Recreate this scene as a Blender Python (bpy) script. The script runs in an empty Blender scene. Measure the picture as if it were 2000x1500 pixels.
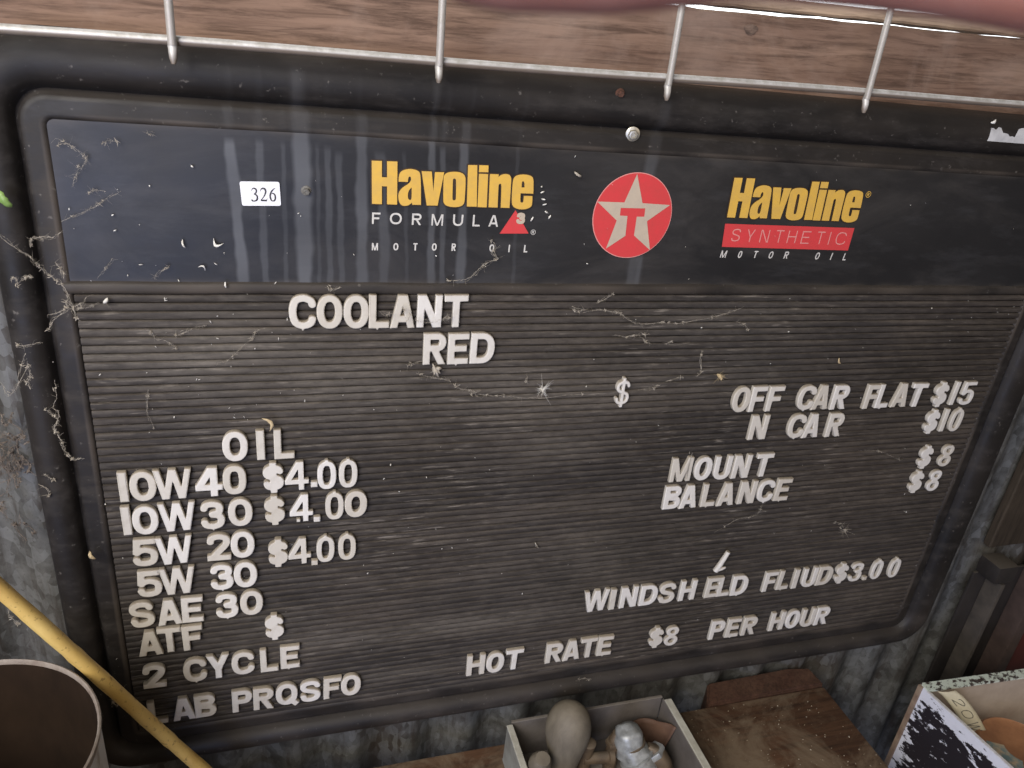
# Weathered changeable-letter oil price board in a shed, seen close up.
import bpy, bmesh, math, random
import numpy as np
from mathutils import Vector, Matrix

sc = bpy.context.scene
COL = sc.collection
random.seed(7)
rng = np.random.default_rng(7)

# board coordinates: x along the board, y up, z out of the board towards the viewer -> world (x, -z, y)
def W(x, y, z):
    return Vector((x, -z, y))
M3 = Matrix(((1, 0, 0), (0, 0, -1), (0, 1, 0)))

# ---------------------------------------------------------------- camera, light, exposure
cd = bpy.data.cameras.new('camera')
cam = bpy.data.objects.new('camera', cd)
COL.objects.link(cam)
cd.sensor_width = 36.0
cd.lens = 27.0706
cd.clip_start = 0.005
cd.clip_end = 50
RC = Matrix(((0.95512343, 0.03347049, -0.29431098),
             (0.09972422, 0.89925688, 0.42590157),
             (0.27891631, -0.4361385, 0.8555635)))
cam.matrix_world = Matrix.Translation(W(0.15023991, 0.23114212, 0.65392539)) @ (M3 @ RC).to_4x4()
cd.dof.use_dof = True
cd.dof.focus_distance = 0.74
cd.dof.aperture_fstop = 17
sc.camera = cam

world = bpy.data.worlds.new('World')
sc.world = world
world.use_nodes = True
bg = world.node_tree.nodes['Background']
bg.inputs[0].default_value = (1.0, 0.95, 0.90, 1)
bg.inputs[1].default_value = 0.06

def area(name, loc, target, sx, sy, power, color):
    l = bpy.data.lights.new(name, 'AREA')
    l.shape = 'RECTANGLE'; l.size = sx; l.size_y = sy
    l.energy = power; l.color = color
    o = bpy.data.objects.new(name, l)
    COL.objects.link(o)
    o.location = loc
    o.rotation_euler = (target - loc).to_track_quat('-Z', 'Y').to_euler()
    return o
# the open door of the shed, behind and to one side of the camera, and a weak warm bounce from the other side
area('door_daylight', W(-0.62, 0.78, 1.22), W(0.22, -0.02, 0), 0.95, 0.95, 40, (1.0, 0.945, 0.88))
area('added_blue_fill', W(-0.72, -0.28, 2.0), W(0.0, 0.0, 0), 1.25, 1.25, 24, (0.52, 0.62, 1.0))  # added blue lamp out of view, gives the header its bluish reflection
area('room_bounce', W(1.5, 0.5, 2.2), W(0.6, -0.2, 0), 1.5, 1.2, 6.5, (1.0, 0.80, 0.60))
sc.view_settings.view_transform = 'Standard'
sc.view_settings.look = 'None'
sc.view_settings.exposure = 0
sc.view_settings.gamma = 1
sc.view_settings.use_curve_mapping = False
sc.cycles.use_denoising = True

# ---------------------------------------------------------------- helpers
def tag(o, label=None, cat=None, group=None, kind=None):
    if label: o['label'] = label
    if cat: o['category'] = cat
    if group: o['group'] = group
    if kind: o['kind'] = kind
    return o

def link(name, me, mat=None, parent=None, loc=None):
    o = bpy.data.objects.new(name, me)
    COL.objects.link(o)
    if mat is not None and not me.materials: me.materials.append(mat)
    if loc is not None: o.location = loc
    if parent is not None:
        o.parent = parent
    return o

def thing(name, label, cat, loc=(0, 0, 0), group=None):
    o = bpy.data.objects.new(name, None)
    o.empty_display_size = 0.02
    COL.objects.link(o)
    o.location = loc
    return tag(o, label, cat, group)

def mesh(name, verts, faces, smooth=False):
    me = bpy.data.meshes.new(name)
    me.from_pydata([tuple(v) for v in verts], [], faces)
    me.update()
    if smooth:
        me.polygons.foreach_set('use_smooth', [True] * len(me.polygons))
    return me

def smooth_by_angle(me, deg=40):
    bm = bmesh.new(); bm.from_mesh(me)
    for f in bm.faces: f.smooth = True
    for e in bm.edges:
        e.smooth = not (len(e.link_faces) == 2 and e.calc_face_angle(0) > math.radians(deg))
    bm.to_mesh(me); bm.free()
    return me

def box_mesh(name, lo, hi, bevel=0.0, seg=2, cuts=0, jitter=0.0):
    """box in board coordinates"""
    bm = bmesh.new()
    bmesh.ops.create_cube(bm, size=1)
    for v in bm.verts:
        p = [lo[i] + (v.co[i] + 0.5) * (hi[i] - lo[i]) for i in range(3)]
        v.co = W(*p)
    if bevel > 0:
        bmesh.ops.bevel(bm, geom=list(bm.edges), offset=bevel, segments=seg, profile=0.6, affect='EDGES')
    if cuts:
        bmesh.ops.subdivide_edges(bm, edges=list(bm.edges), cuts=cuts, use_grid_fill=True)
    if jitter:
        for v in bm.verts:
            v.co += Vector((random.uniform(-1, 1), random.uniform(-1, 1), random.uniform(-1, 1))) * jitter
    bmesh.ops.recalc_face_normals(bm, faces=bm.faces)
    me = bpy.data.meshes.new(name)
    bm.to_mesh(me); bm.free()
    return smooth_by_angle(me, 35)

def tube_into(V, F, pts, radii, n=6, cap=True):
    pts = [Vector(p) for p in pts]
    if isinstance(radii, (int, float)): radii = [radii] * len(pts)
    base = len(V)
    prev = None
    for i, p in enumerate(pts):
        t = (pts[min(i + 1, len(pts) - 1)] - pts[max(i - 1, 0)])
        if t.length < 1e-9: t = Vector((0, 0, 1))
        t.normalize()
        if prev is None:
            a = t.orthogonal().normalized()
        else:
            a = (prev - t * prev.dot(t))
            a = a.normalized() if a.length > 1e-6 else t.orthogonal().normalized()
        prev = a
        b = t.cross(a)
        for k in range(n):
            w = 2 * math.pi * k / n
            V.append(p + (a * math.cos(w) + b * math.sin(w)) * radii[i])
    for i in range(len(pts) - 1):
        for k in range(n):
            k2 = (k + 1) % n
            F.append((base + i * n + k, base + i * n + k2, base + (i + 1) * n + k2, base + (i + 1) * n + k))
    if cap:
        F.append(tuple(base + k for k in range(n))[::-1])
        F.append(tuple(base + (len(pts) - 1) * n + k for k in range(n)))

def tube_mesh(name, pts, radii, n=12, smooth=True):
    V, F = [], []
    tube_into(V, F, pts, radii, n)
    me = mesh(name, V, F)
    return smooth_by_angle(me, 50) if smooth else me

def lathe_mesh(name, prof, n=32, axis=None, cap=True):
    """profile [(r, h)] turned about the local Z axis, optionally rotated so that Z runs along axis"""
    V, F = [], []
    for r, h in prof:
        for k in range(n):
            a = 2 * math.pi * k / n
            V.append(Vector((r * math.cos(a), r * math.sin(a), h)))
    for i in range(len(prof) - 1):
        for k in range(n):
            k2 = (k + 1) % n
            F.append((i * n + k, i * n + k2, (i + 1) * n + k2, (i + 1) * n + k))
    if cap:
        F.append(tuple(range(n))[::-1]); F.append(tuple((len(prof) - 1) * n + k for k in range(n)))
    if axis is not None:
        q = Vector((0, 0, 1)).rotation_difference(Vector(axis).normalized())
        V = [q @ v for v in V]
    return smooth_by_angle(mesh(name, V, F), 45)

def catmull(pts, n=6):
    P = [np.array(p, float) for p in pts]
    if len(P) < 3: 
        return [P[0] + (P[-1] - P[0]) * i / n for i in range(n + 1)]
    out = []
    for i in range(len(P) - 1):
        p0 = P[i - 1] if i else 2 * P[0] - P[1]
        p1, p2 = P[i], P[i + 1]
        p3 = P[i + 2] if i + 2 < len(P) else 2 * P[-1] - P[-2]
        for k in range(n):
            t = k / n
            out.append(0.5 * (2 * p1 + (p2 - p0) * t + (2 * p0 - 5 * p1 + 4 * p2 - p3) * t * t + (3 * p1 - p0 - 3 * p2 + p3) * t ** 3))
    out.append(P[-1])
    return out

# ---------------------------------------------------------------- materials
class NT:
    def __init__(s, name):
        s.m = bpy.data.materials.new(name); s.m.use_nodes = True
        s.t = s.m.node_tree
        s.p = s.t.nodes['Principled BSDF']
        s.tc = s.t.nodes.new('ShaderNodeTexCoord')
    def new(s, kind, **kw):
        n = s.t.nodes.new(kind)
        for k, v in kw.items(): setattr(n, k, v)
        return n
    def ln(s, a, b): s.t.links.new(a, b)
    def coords(s, scale=(1, 1, 1), src='Object', rot=(0, 0, 0)):
        mp = s.new('ShaderNodeMapping')
        mp.inputs['Scale'].default_value = scale
        mp.inputs['Rotation'].default_value = rot
        s.ln(s.tc.outputs[src], mp.inputs['Vector'])
        return mp.outputs['Vector']
    def noise(s, scale, stretch=(1, 1, 1), detail=6, rough=0.6, dist=0.0, src='Object', rot=(0, 0, 0)):
        n = s.new('ShaderNodeTexNoise')
        n.inputs['Scale'].default_value = scale
        n.inputs['Detail'].default_value = detail
        n.inputs['Roughness'].default_value = rough
        n.inputs['Distortion'].default_value = dist
        s.ln(s.coords(stretch, src, rot), n.inputs['Vector'])
        return n.outputs['Fac']
    def ramp(s, fac, stops):
        r = s.new('ShaderNodeValToRGB')
        e = r.color_ramp.elements
        while len(e) > 1: e.remove(e[-1])
        for i, (p, c) in enumerate(stops):
            q = e[0] if i == 0 else e.new(p)
            q.position = p
            c = (c, c, c) if isinstance(c, (int, float)) else c
            q.color = (*c[:3], 1)
        s.ln(fac, r.inputs['Fac'])
        return r.outputs['Color']
    def mix(s, fac, a, b, mode='MIX'):
        n = s.new('ShaderNodeMix', data_type='RGBA', blend_type=mode)
        for v, sock in ((fac, n.inputs[0]), (a, n.inputs[6]), (b, n.inputs[7])):
            if isinstance(v, (int, float)): sock.default_value = v if sock is n.inputs[0] else (v, v, v, 1)
            elif isinstance(v, tuple): sock.default_value = (*v[:3], 1)
            else: s.ln(v, sock)
        return n.outputs[2]
    def math(s, op, a, b=0.0, clamp=False):
        n = s.new('ShaderNodeMath', operation=op, use_clamp=clamp)
        for v, sock in ((a, n.inputs[0]), (b, n.inputs[1])):
            if isinstance(v, (int, float)): sock.default_value = v
            else: s.ln(v, sock)
        return n.outputs[0]
    def up(s, lo=0.2, hi=0.95):
        """how far the surface faces up: where dust settles"""
        g = s.new('ShaderNodeNewGeometry'); x = s.new('ShaderNodeSeparateXYZ')
        s.ln(g.outputs['Normal'], x.inputs[0])
        return s.ramp(x.outputs['Z'], [(lo, 0.0), (hi, 1.0)])
    def attr(s, name):
        a = s.new('ShaderNodeAttribute'); a.attribute_name = name
        return a.outputs['Fac']
    def bump(s, h, strength=0.3, dist=0.001):
        b = s.new('ShaderNodeBump')
        b.inputs['Strength'].default_value = strength
        b.inputs['Distance'].default_value = dist
        s.ln(h, b.inputs['Height']); s.ln(b.outputs['Normal'], s.p.inputs['Normal'])
    def out(s, col, rough=0.6, metal=0.0, spec=0.5):
        if isinstance(col, tuple): s.p.inputs['Base Color'].default_value = (*col, 1)
        else: s.ln(col, s.p.inputs['Base Color'])
        if isinstance(rough, (int, float)): s.p.inputs['Roughness'].default_value = rough
        else: s.ln(rough, s.p.inputs['Roughness'])
        s.p.inputs['Metallic'].default_value = metal
        s.p.inputs['Specular IOR Level'].default_value = spec
        return s.m

def mat_panel():
    n = NT('grooved_plastic')
    streak = n.noise(1.0, (5, 60, 150), 8, 0.65)
    patch = n.noise(4.2, (1, 1, 1.7), 6, 0.62, 0.4)
    big = n.noise(1.9, (1.2, 1, 1), 4, 0.55)
    fine = n.noise(260, (0.30, 1, 1), 4, 0.7)
    base = n.mix(n.ramp(patch, [(0.32, 0.0), (0.7, 1.0)]), (0.0175, 0.0148, 0.0130), (0.056, 0.0455, 0.0385))
    base = n.mix(n.ramp(big, [(0.42, 0.0), (0.62, 0.6)]), base, (0.034, 0.031, 0.031))
    f = n.math('MULTIPLY', n.ramp(streak, [(0.45, 0.0), (0.70, 1.0)]), n.ramp(patch, [(0.32, 0.2), (0.66, 1.0)]))
    base = n.mix(n.math('MULTIPLY', f, 0.55), base, (0.155, 0.128, 0.100))
    base = n.mix(n.math('MULTIPLY', n.up(0.25, 0.9), 0.25), base, (0.15, 0.125, 0.10))
    # loose pale dust caught in smears and dashes along the ledges
    dash = n.ramp(n.noise(1.0, (26, 60, 280), 5, 0.62), [(0.58, 0.0), (0.70, 1.0)])
    zone = n.ramp(n.noise(2.7, (1, 1, 1.3), 4), [(0.44, 0.0), (0.60, 1.0)])
    base = n.mix(n.math('MULTIPLY', n.math('MULTIPLY', dash, n.math('MAXIMUM', zone, n.attr('dirt'))), 0.75), base, (0.30, 0.265, 0.225))
    base = n.mix(n.math('MULTIPLY', n.attr('dirt'), n.ramp(patch, [(0.3, 0.25), (0.65, 0.8)])), base, (0.145, 0.128, 0.108))
    film = n.ramp(n.noise(75, (0.6, 1, 1.6), 6, 0.7), [(0.5, 0.0), (0.72, 0.35)])
    base = n.mix(film, base, (0.115, 0.10, 0.085))
    base = n.mix(n.ramp(fine, [(0.35, 0.35), (0.6, 0.0)]), base, (0.009, 0.007, 0.006))
    n.bump(fine, 0.3, 0.0004)
    return n.out(base, 0.68, 0, 0.28)

def mat_frame():
    n = NT('dusty_black_frame')
    cloud = n.noise(5.0, (1, 1, 1.3), 7, 0.65, 0.5)
    scuff = n.noise(46, (0.3, 1, 1), 7, 0.72)
    base = n.mix(n.ramp(cloud, [(0.35, 0.0), (0.68, 1.0)]), (0.0070, 0.0062, 0.006), (0.018, 0.015, 0.0135))
    base = n.mix(n.ramp(scuff, [(0.50, 0.0), (0.74, 0.5)]), base, (0.062, 0.054, 0.048))
    base = n.mix(n.math('MULTIPLY', n.up(0.35, 0.95), 0.25), base, (0.10, 0.085, 0.07))
    base = n.mix(n.math('MULTIPLY', n.attr('stain'), 0.55), base, (0.15, 0.15, 0.155))
    base = n.mix(n.math('MULTIPLY', n.attr('dirt'), 0.75), base, (0.078, 0.063, 0.050))
    base = n.mix(n.ramp(n.noise(190, (1, 1, 1), 3), [(0.66, 0.0), (0.74, 0.5)]), base, (0.16, 0.145, 0.13))
    n.bump(scuff, 0.25, 0.0006)
    return n.out(base, n.ramp(scuff, [(0.35, 0.48), (0.7, 0.75)]), 0, 0.36)

def mat_plastic(name='black_plastic', dust=1.0):
    n = NT(name)
    cloud = n.noise(4.0, (1, 1, 1.5), 6, 0.6)
    scuff = n.noise(38, (0.25, 1, 1), 6, 0.7)
    grain = n.noise(700, (1, 1, 1), 2)
    smear = n.noise(11, (0.6, 1, 1.5), 7, 0.68, 0.6)
    base = n.mix(n.ramp(cloud, [(0.35, 0.0), (0.68, 1.0)]), (0.0085, 0.0085, 0.010), (0.017, 0.0165, 0.0175))
    base = n.mix(n.ramp(scuff, [(0.52, 0.0), (0.8, 0.35 * dust)]), base, (0.075, 0.075, 0.08))
    base = n.mix(n.math('MULTIPLY', n.up(0.35, 0.95), 0.30 * dust), base, (0.13, 0.11, 0.095))
    base = n.mix(n.ramp(smear, [(0.47, 0.0), (0.72, 0.40)]), base, (0.066, 0.060, 0.056))
    base = n.mix(n.math('MULTIPLY', n.attr('stain'), 0.72), base, (0.165, 0.172, 0.185))
    base = n.mix(n.math('MULTIPLY', n.attr('dirt'), 0.75), base, (0.105, 0.088, 0.07))
    n.bump(grain, 0.12, 0.0003)
    r = n.ramp(n.noise(9, (1, 1, 2), 5), [(0.3, 0.40), (0.7, 0.54)])
    return n.out(base, r, 0, 0.5)

def mat_letter():
    n = NT('aged_white_plastic')
    oi = n.new('ShaderNodeObjectInfo')
    blot = n.noise(70, (1, 1, 1), 5, 0.65)
    base = n.mix(n.ramp(oi.outputs['Random'], [(0.0, 0.0), (1.0, 1.0)]), (0.68, 0.655, 0.615), (0.53, 0.49, 0.42))
    base = n.mix(n.ramp(blot, [(0.5, 0.0), (0.78, 0.45)]), base, (0.33, 0.28, 0.21))
    base = n.mix(n.math('MULTIPLY', n.up(0.1, 0.85), 0.72), base, (0.20, 0.15, 0.105))
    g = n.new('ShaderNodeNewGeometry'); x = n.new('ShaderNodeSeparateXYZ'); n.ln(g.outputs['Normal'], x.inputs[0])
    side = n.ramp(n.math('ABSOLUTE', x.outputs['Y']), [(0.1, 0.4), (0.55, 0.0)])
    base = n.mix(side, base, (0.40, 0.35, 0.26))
    n.bump(blot, 0.15, 0.0006)
    return n.out(base, 0.5, 0, 0.4)

def mat_simple(name, a, b, scale=20, stretch=(1, 1, 1), rough=0.6, metal=0.0, lo=0.35, hi=0.68, bump=0.0, spec=0.5, dust=0.0, dustcol=(0.3, 0.26, 0.2)):
    n = NT(name)
    f = n.noise(scale, stretch, 7, 0.65)
    c = n.mix(n.ramp(f, [(lo, 0.0), (hi, 1.0)]), a, b)
    if dust: c = n.mix(n.math('MULTIPLY', n.up(0.3, 0.95), dust), c, dustcol)
    if bump: n.bump(f, bump, 0.0015)
    return n.out(c, rough, metal, spec)

def mat_wood(name, dark, lite, grain_axis=0, scale=1.0, dust=0.0, rough=0.8, cool=None):
    n = NT(name)
    st = [30 * scale, 30 * scale, 30 * scale]; st[grain_axis] = 2.2 * scale
    fib = n.noise(1.0, tuple(x * 7.0 for x in st), 9, 0.72, 0.5)
    ring = n.noise(1.0, tuple(x * 0.7 for x in st), 6, 0.6, 1.6)
    blot = n.noise(9, (1, 1, 1), 7, 0.65, 0.5)
    c = n.mix(n.ramp(ring, [(0.3, 0.0), (0.7, 1.0)]), dark, lite)
    c = n.mix(n.ramp(fib, [(0.36, 0.75), (0.56, 0.0)]), c, tuple(v * 0.42 for v in dark))
    c = n.mix(n.ramp(blot, [(0.48, 0.0), (0.75, 0.5)]), c, cool or tuple(v * 1.35 for v in lite))
    if dust: c = n.mix(n.math('MULTIPLY', n.math('MULTIPLY', n.up(0.3, 0.95), dust), n.ramp(n.noise(13, (1, 1, 1), 8, 0.7, 0.8), [(0.42, 0.05), (0.62, 1.0)])), c, (0.245, 0.185, 0.125))
    n.bump(fib, 0.35, 0.0012)
    return n.out(c, rough, 0, 0.25)

M_panel = mat_panel()
M_plastic = mat_plastic()
M_frame = mat_frame()
M_letter = mat_letter()
M_yellow = mat_simple('yellow_print', (0.66, 0.40, 0.065), (0.60, 0.37, 0.075), 130, rough=0.55, lo=0.4, hi=0.6)
M_redprint = mat_simple('red_print', (0.62, 0.045, 0.05), (0.55, 0.05, 0.05), 90, rough=0.55)
M_cream = mat_simple('cream_print', (0.50, 0.41, 0.31), (0.44, 0.37, 0.29), 120, rough=0.6)
M_whiteprint = mat_simple('white_print', (0.62, 0.60, 0.56), (0.48, 0.46, 0.43), 300, rough=0.6)
M_pink = mat_simple('pale_red_print', (0.72, 0.30, 0.27), (0.62, 0.22, 0.2), 300, rough=0.6)
M_brown_edge = mat_simple('dark_outline_print', (0.045, 0.024, 0.012), (0.03, 0.018, 0.01), 100, rough=0.55)
M_paper = mat_simple('white_paper', (0.82, 0.82, 0.86), (0.76, 0.76, 0.80), 60, rough=0.7)
M_ink = mat_simple('black_ink', (0.03, 0.03, 0.035), (0.045, 0.045, 0.05), 200, rough=0.6)
M_web = mat_simple('dusty_web', (0.48, 0.435, 0.365), (0.31, 0.27, 0.215), 300, rough=0.95, spec=0.1)
M_speck = mat_simple('pale_flecks', (0.78, 0.77, 0.73), (0.62, 0.58, 0.5), 200, rough=0.85, spec=0.2)
M_chaff = mat_simple('straw_chaff', (0.62, 0.50, 0.30), (0.45, 0.34, 0.2), 300, rough=0.85, spec=0.2)
M_bolt = mat_simple('zinc', (0.62, 0.58, 0.48), (0.42, 0.38, 0.3), 300, rough=0.38, metal=0.75)
M_rust = mat_simple('rust', (0.14, 0.06, 0.035), (0.07, 0.04, 0.03), 200, rough=0.9)

# ---------------------------------------------------------------- stroke lettering
def seg_sd(P, a, b, h, butt_a, butt_b):
    a = np.array(a, float); b = np.array(b, float)
    d = b - a; L = np.hypot(*d); u = d / L
    q = P - a
    al = q @ u; pe = np.abs(q @ np.array([-u[1], u[0]]))
    cap = np.hypot(pe, np.maximum(np.maximum(-al, al - L), 0)) - h
    if butt_a: cap = np.where(al < 0, np.maximum(pe - h, -al), cap)
    if butt_b: cap = np.where(al > L, np.maximum(pe - h, al - L), cap)
    return cap

def path_sd(P, pts, h, closed=False, butt=True):
    d = np.full(len(P), 9.0)
    n = len(pts)
    m = n if closed else n - 1
    for i in range(m):
        d = np.minimum(d, seg_sd(P, pts[i], pts[(i + 1) % n], h, butt and not closed and i == 0, butt and not closed and i == m - 1))
    return d

def ell(cx, cy, rx, ry, a0=0, a1=360, n=36, e=2.0):
    r = []
    for i in range(n + (0 if abs(a1 - a0) >= 360 else 1)):
        a = math.radians(a0 + (a1 - a0) * i / n)
        c, s = math.cos(a), math.sin(a)
        r.append((cx + rx * math.copysign(abs(c) ** (2 / e), c), cy + ry * math.copysign(abs(s) ** (2 / e), s)))
    return r

def glyph_strokes(ch, w, t):
    """[(points, closed, clip)] in a box w wide and 1 tall, stroke width t"""
    h = t / 2
    X = lambda u: h + u * (w - t)
    Y = lambda v: h + v * (1 - t)
    L = lambda *p: (list(p), False)
    C = lambda pts: ([tuple(q) for q in catmull([(X(a), Y(b)) for a, b in pts], 5)], False)
    S = [(1, .78), (.86, .95), (.5, 1.0), (.12, .93), (0, .76), (.12, .60), (.5, .51), (.88, .42), (1, .25), (.88, .07), (.5, 0), (.12, .05), (0, .23)]
    if ch in 'I1': return [L((w / 2, 0), (w / 2, 1))]
    if ch == 'L': return [L((h, 0), (h, 1)), L((0, h), (w, h))]
    if ch == 'T': return [L((0, 1 - h), (w, 1 - h)), L((w / 2, 0), (w / 2, 1))]
    if ch == 'E': return [L((h, 0), (h, 1)), L((0, h), (w, h)), L((0, 1 - h), (w, 1 - h)), L((0, .51), (w * .9, .51))]
    if ch == 'F': return [L((h, 0), (h, 1)), L((0, 1 - h), (w, 1 - h)), L((0, .50), (w * .87, .50))]
    if ch == 'H': return [L((h, 0), (h, 1)), L((w - h, 0), (w - h, 1)), L((h, .51), (w - h, .51))]
    if ch == 'N': return [L((h, 0), (h, 1)), L((w - h, 0), (w - h, 1)), L((h * .95, 1.1), (w - h * .95, -.1))]
    if ch == 'M': return [L((h, 0), (h, 1)), L((w - h, 0), (w - h, 1)), L((h, 1.1), (w / 2, -.02)), L((w - h, 1.1), (w / 2, -.02))]
    if ch == 'W':
        h *= .86
        return [L((h * .8, 1.08), (w * .285, -.08)), L((w * .285, -.08), (w / 2, 1.08)), L((w / 2, 1.08), (w * .715, -.08)), L((w * .715, -.08), (w - h * .8, 1.08))]
    if ch == 'A': return [L((h * .85, -.08), (w / 2 - h * .12, 1.08)), L((w - h * .85, -.08), (w / 2 + h * .12, 1.08)), L((w * .2, .28), (w * .8, .28))]
    if ch == 'Y': return [L((h * .75, 1.08), (w / 2, .40)), L((w - h * .75, 1.08), (w / 2, .40)), L((w / 2, 0), (w / 2, .45))]
    if ch == 'U': return [([(h, 1)] + ell(w / 2, w * .5, w / 2 - h, w * .5 - h, 180, 360, 16, 2.3) + [(w - h, 1)], False)]
    if ch in 'OQ0':
        r = [(ell(w / 2, .5, w / 2 - h, .5 - h, 0, 360, 40, 2.25 if ch != '0' else 2.6), True)]
        if ch == 'Q': r.append(L((w * .58, .28), (w * .98, -.02)))
        return r
    if ch == 'C': return [C([(1, .73), (.88, .92), (.5, 1), (.13, .88), (0, .5), (.13, .12), (.5, 0), (.88, .08), (1, .27)])]
    if ch == 'D': return [L((h, 0), (h, 1)), ([(0, 1 - h)] + ell(w * .45, .5, w * .55 - h, .5 - h, 90, -90, 18, 2.3) + [(0, h)], False)]
    if ch == 'P': return [L((h, 0), (h, 1)), ([(0, 1 - h)] + ell(w * .6, .69, w * .4 - h, .31 - h, 90, -90, 14, 2.2) + [(0, .38 + h)], False)]
    if ch == 'R': return [L((h, 0), (h, 1)), ([(0, 1 - h)] + ell(w * .6, .71, w * .4 - h * 1.1, .29 - h, 90, -90, 14, 2.2) + [(0, .42 + h)], False), L((w * .48, .48), (w - h * .95, -.06))]
    if ch == 'B': return [L((h, 0), (h, 1)), ([(0, 1 - h)] + ell(w * .58, .745, w * .39 - h, .255 - h, 90, -90, 14, 2.2) + [(0, .49 + h)], False),
                          ([(0, .51)] + ell(w * .6, .28, w * .4 - h, .28 - h, 90, -90, 14, 2.2) + [(0, h)], False)]
    if ch == 'S': return [C(S)]
    if ch == '$':
        S2 = [(a, .1 + .8 * b) for a, b in S]
        return [C(S2), L((w / 2, 0), (w / 2, 1))]
    if ch == '2': return [C([(0.02, .72), (.1, .92), (.5, 1), (.9, .93), (1, .74), (.86, .54), (.45, .27), (.08, .0)]), L((0, h), (w, h))]
    if ch == '3': return [C([(.03, .78), (.15, .95), (.5, 1), (.87, .93), (.95, .76), (.84, .60), (.42, .535)]), C([(.42, .535), (.88, .46), (1, .25), (.87, .06), (.5, 0), (.12, .06), (0, .24)])]
    if ch == '4': return [L((w * .68, 0), (w * .68, 1)), L((w * .68 - h * .3, 1.02), (h * .6, .27)), L((0, .21 + h), (w, .21 + h))]
    if ch == '5': return [L((w * .1, 1 - h), (w * .93, 1 - h)), L((X(.14), 1 - h * .3), (X(.04), .45)), C([(.05, .47), (.25, .59), (.55, .62), (.9, .52), (1, .3), (.88, .07), (.5, 0), (.12, .05), (0, .21)])]
    if ch == '8': return [(ell(w / 2, .76, w * .46 - h, .24 - h * .8, 0, 360, 28, 2.1), True), (ell(w / 2, .275, w / 2 - h, .275 - h, 0, 360, 28, 2.1), True)]
    if ch == '.': return [L((0, .5), (t, .5))]
    return []

def contours(D, xs, ys):
    """closed loops where the field D (rows y, columns x) crosses zero"""
    segs = {}
    ny, nx = D.shape
    def ip(k):
        kind, j, i = k
        if kind == 0:
            a, b = D[j, i], D[j, i + 1]; t = a / (a - b)
            return (xs[i] + t * (xs[i + 1] - xs[i]), ys[j])
        a, b = D[j, i], D[j + 1, i]; t = a / (a - b)
        return (xs[i], ys[j] + t * (ys[j + 1] - ys[j]))
    ins = D < 0
    mix = (ins[:-1, :-1].astype(int) + ins[:-1, 1:] + ins[1:, :-1] + ins[1:, 1:])
    for j, i in zip(*np.where((mix > 0) & (mix < 4))):
        a, b, c, d = ins[j, i], ins[j, i + 1], ins[j + 1, i + 1], ins[j + 1, i]
        e = [(0, j, i), (1, j, i + 1), (0, j + 1, i), (1, j, i)]
        cr = [k for k, on in zip(e, (a != b, b != c, c != d, d != a)) if on]
        if len(cr) == 2: prs = [(cr[0], cr[1])]
        else: prs = [(e[0], e[1]), (e[2], e[3])] if not a else [(e[0], e[3]), (e[1], e[2])]
        for p, q in prs:
            segs.setdefault(p, []).append(q); segs.setdefault(q, []).append(p)
    loops, seen = [], set()
    for s in segs:
        if s in seen: continue
        lp, cur, prv = [], s, None
        while cur not in seen:
            seen.add(cur); lp.append(ip(cur))
            nx_ = [k for k in segs[cur] if k != prv and k not in seen]
            if not nx_: break
            prv, cur = cur, nx_[0]
        if len(lp) > 5: loops.append(lp)
    return loops

def simplify(lp, eps):
    P = np.array(lp)
    keep = [0, len(P) // 2]
    def rec(a, b):
        if b - a < 2: return []
        A, B = P[a], P[b % len(P)]
        d = B - A; L = np.hypot(*d) + 1e-12
        q = P[a + 1:b] - A
        dist = np.abs(q[:, 0] * d[1] - q[:, 1] * d[0]) / L
        k = int(dist.argmax())
        if dist[k] < eps: return []
        k += a + 1
        return rec(a, k) + [k] + rec(k, b)
    n = len(P)
    idx = [0] + rec(0, n // 2) + [n // 2] + rec(n // 2, n)
    return P[idx]

GL = {}
def glyph_loops(ch, w, t, nub=0, soft=0.0):
    key = (ch, round(w, 3), round(t, 3), nub)
    if key in GL: return GL[key]
    step = 1 / 56
    xs = np.arange(-.12, w + .12 + step, step); ys = np.arange(-.14, 1.14 + step, step)
    XX, YY = np.meshgrid(xs, ys)
    P = np.c_[XX.ravel(), YY.ravel()]
    d = np.full(len(P), 9.0)
    for pts, closed in glyph_strokes(ch, w, t):
        d = np.minimum(d, path_sd(P, pts, t / 2 * (.84 if ch in 'WM' else 1), closed))
    if ch != '$' and ch != 'Q':
        box = np.maximum(np.maximum(-P[:, 0], P[:, 0] - w), np.maximum(-P[:, 1], P[:, 1] - 1))
        d = np.maximum(d, box)
    if nub == 1: d = np.minimum(d, np.hypot(P[:, 0] - (w / 2 if ch not in 'LED' else w * .42), (P[:, 1] + .012) * .9) - .032)
    if nub == 2: d = np.minimum(d, np.maximum(np.abs(P[:, 0] - w * .5) - .05, np.abs(P[:, 1] - 1.0) - .05))
    D = (d + 1e-7).reshape(XX.shape)
    GL[key] = [simplify(l, 0.004) for l in contours(D, xs, ys)]
    return GL[key]

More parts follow.
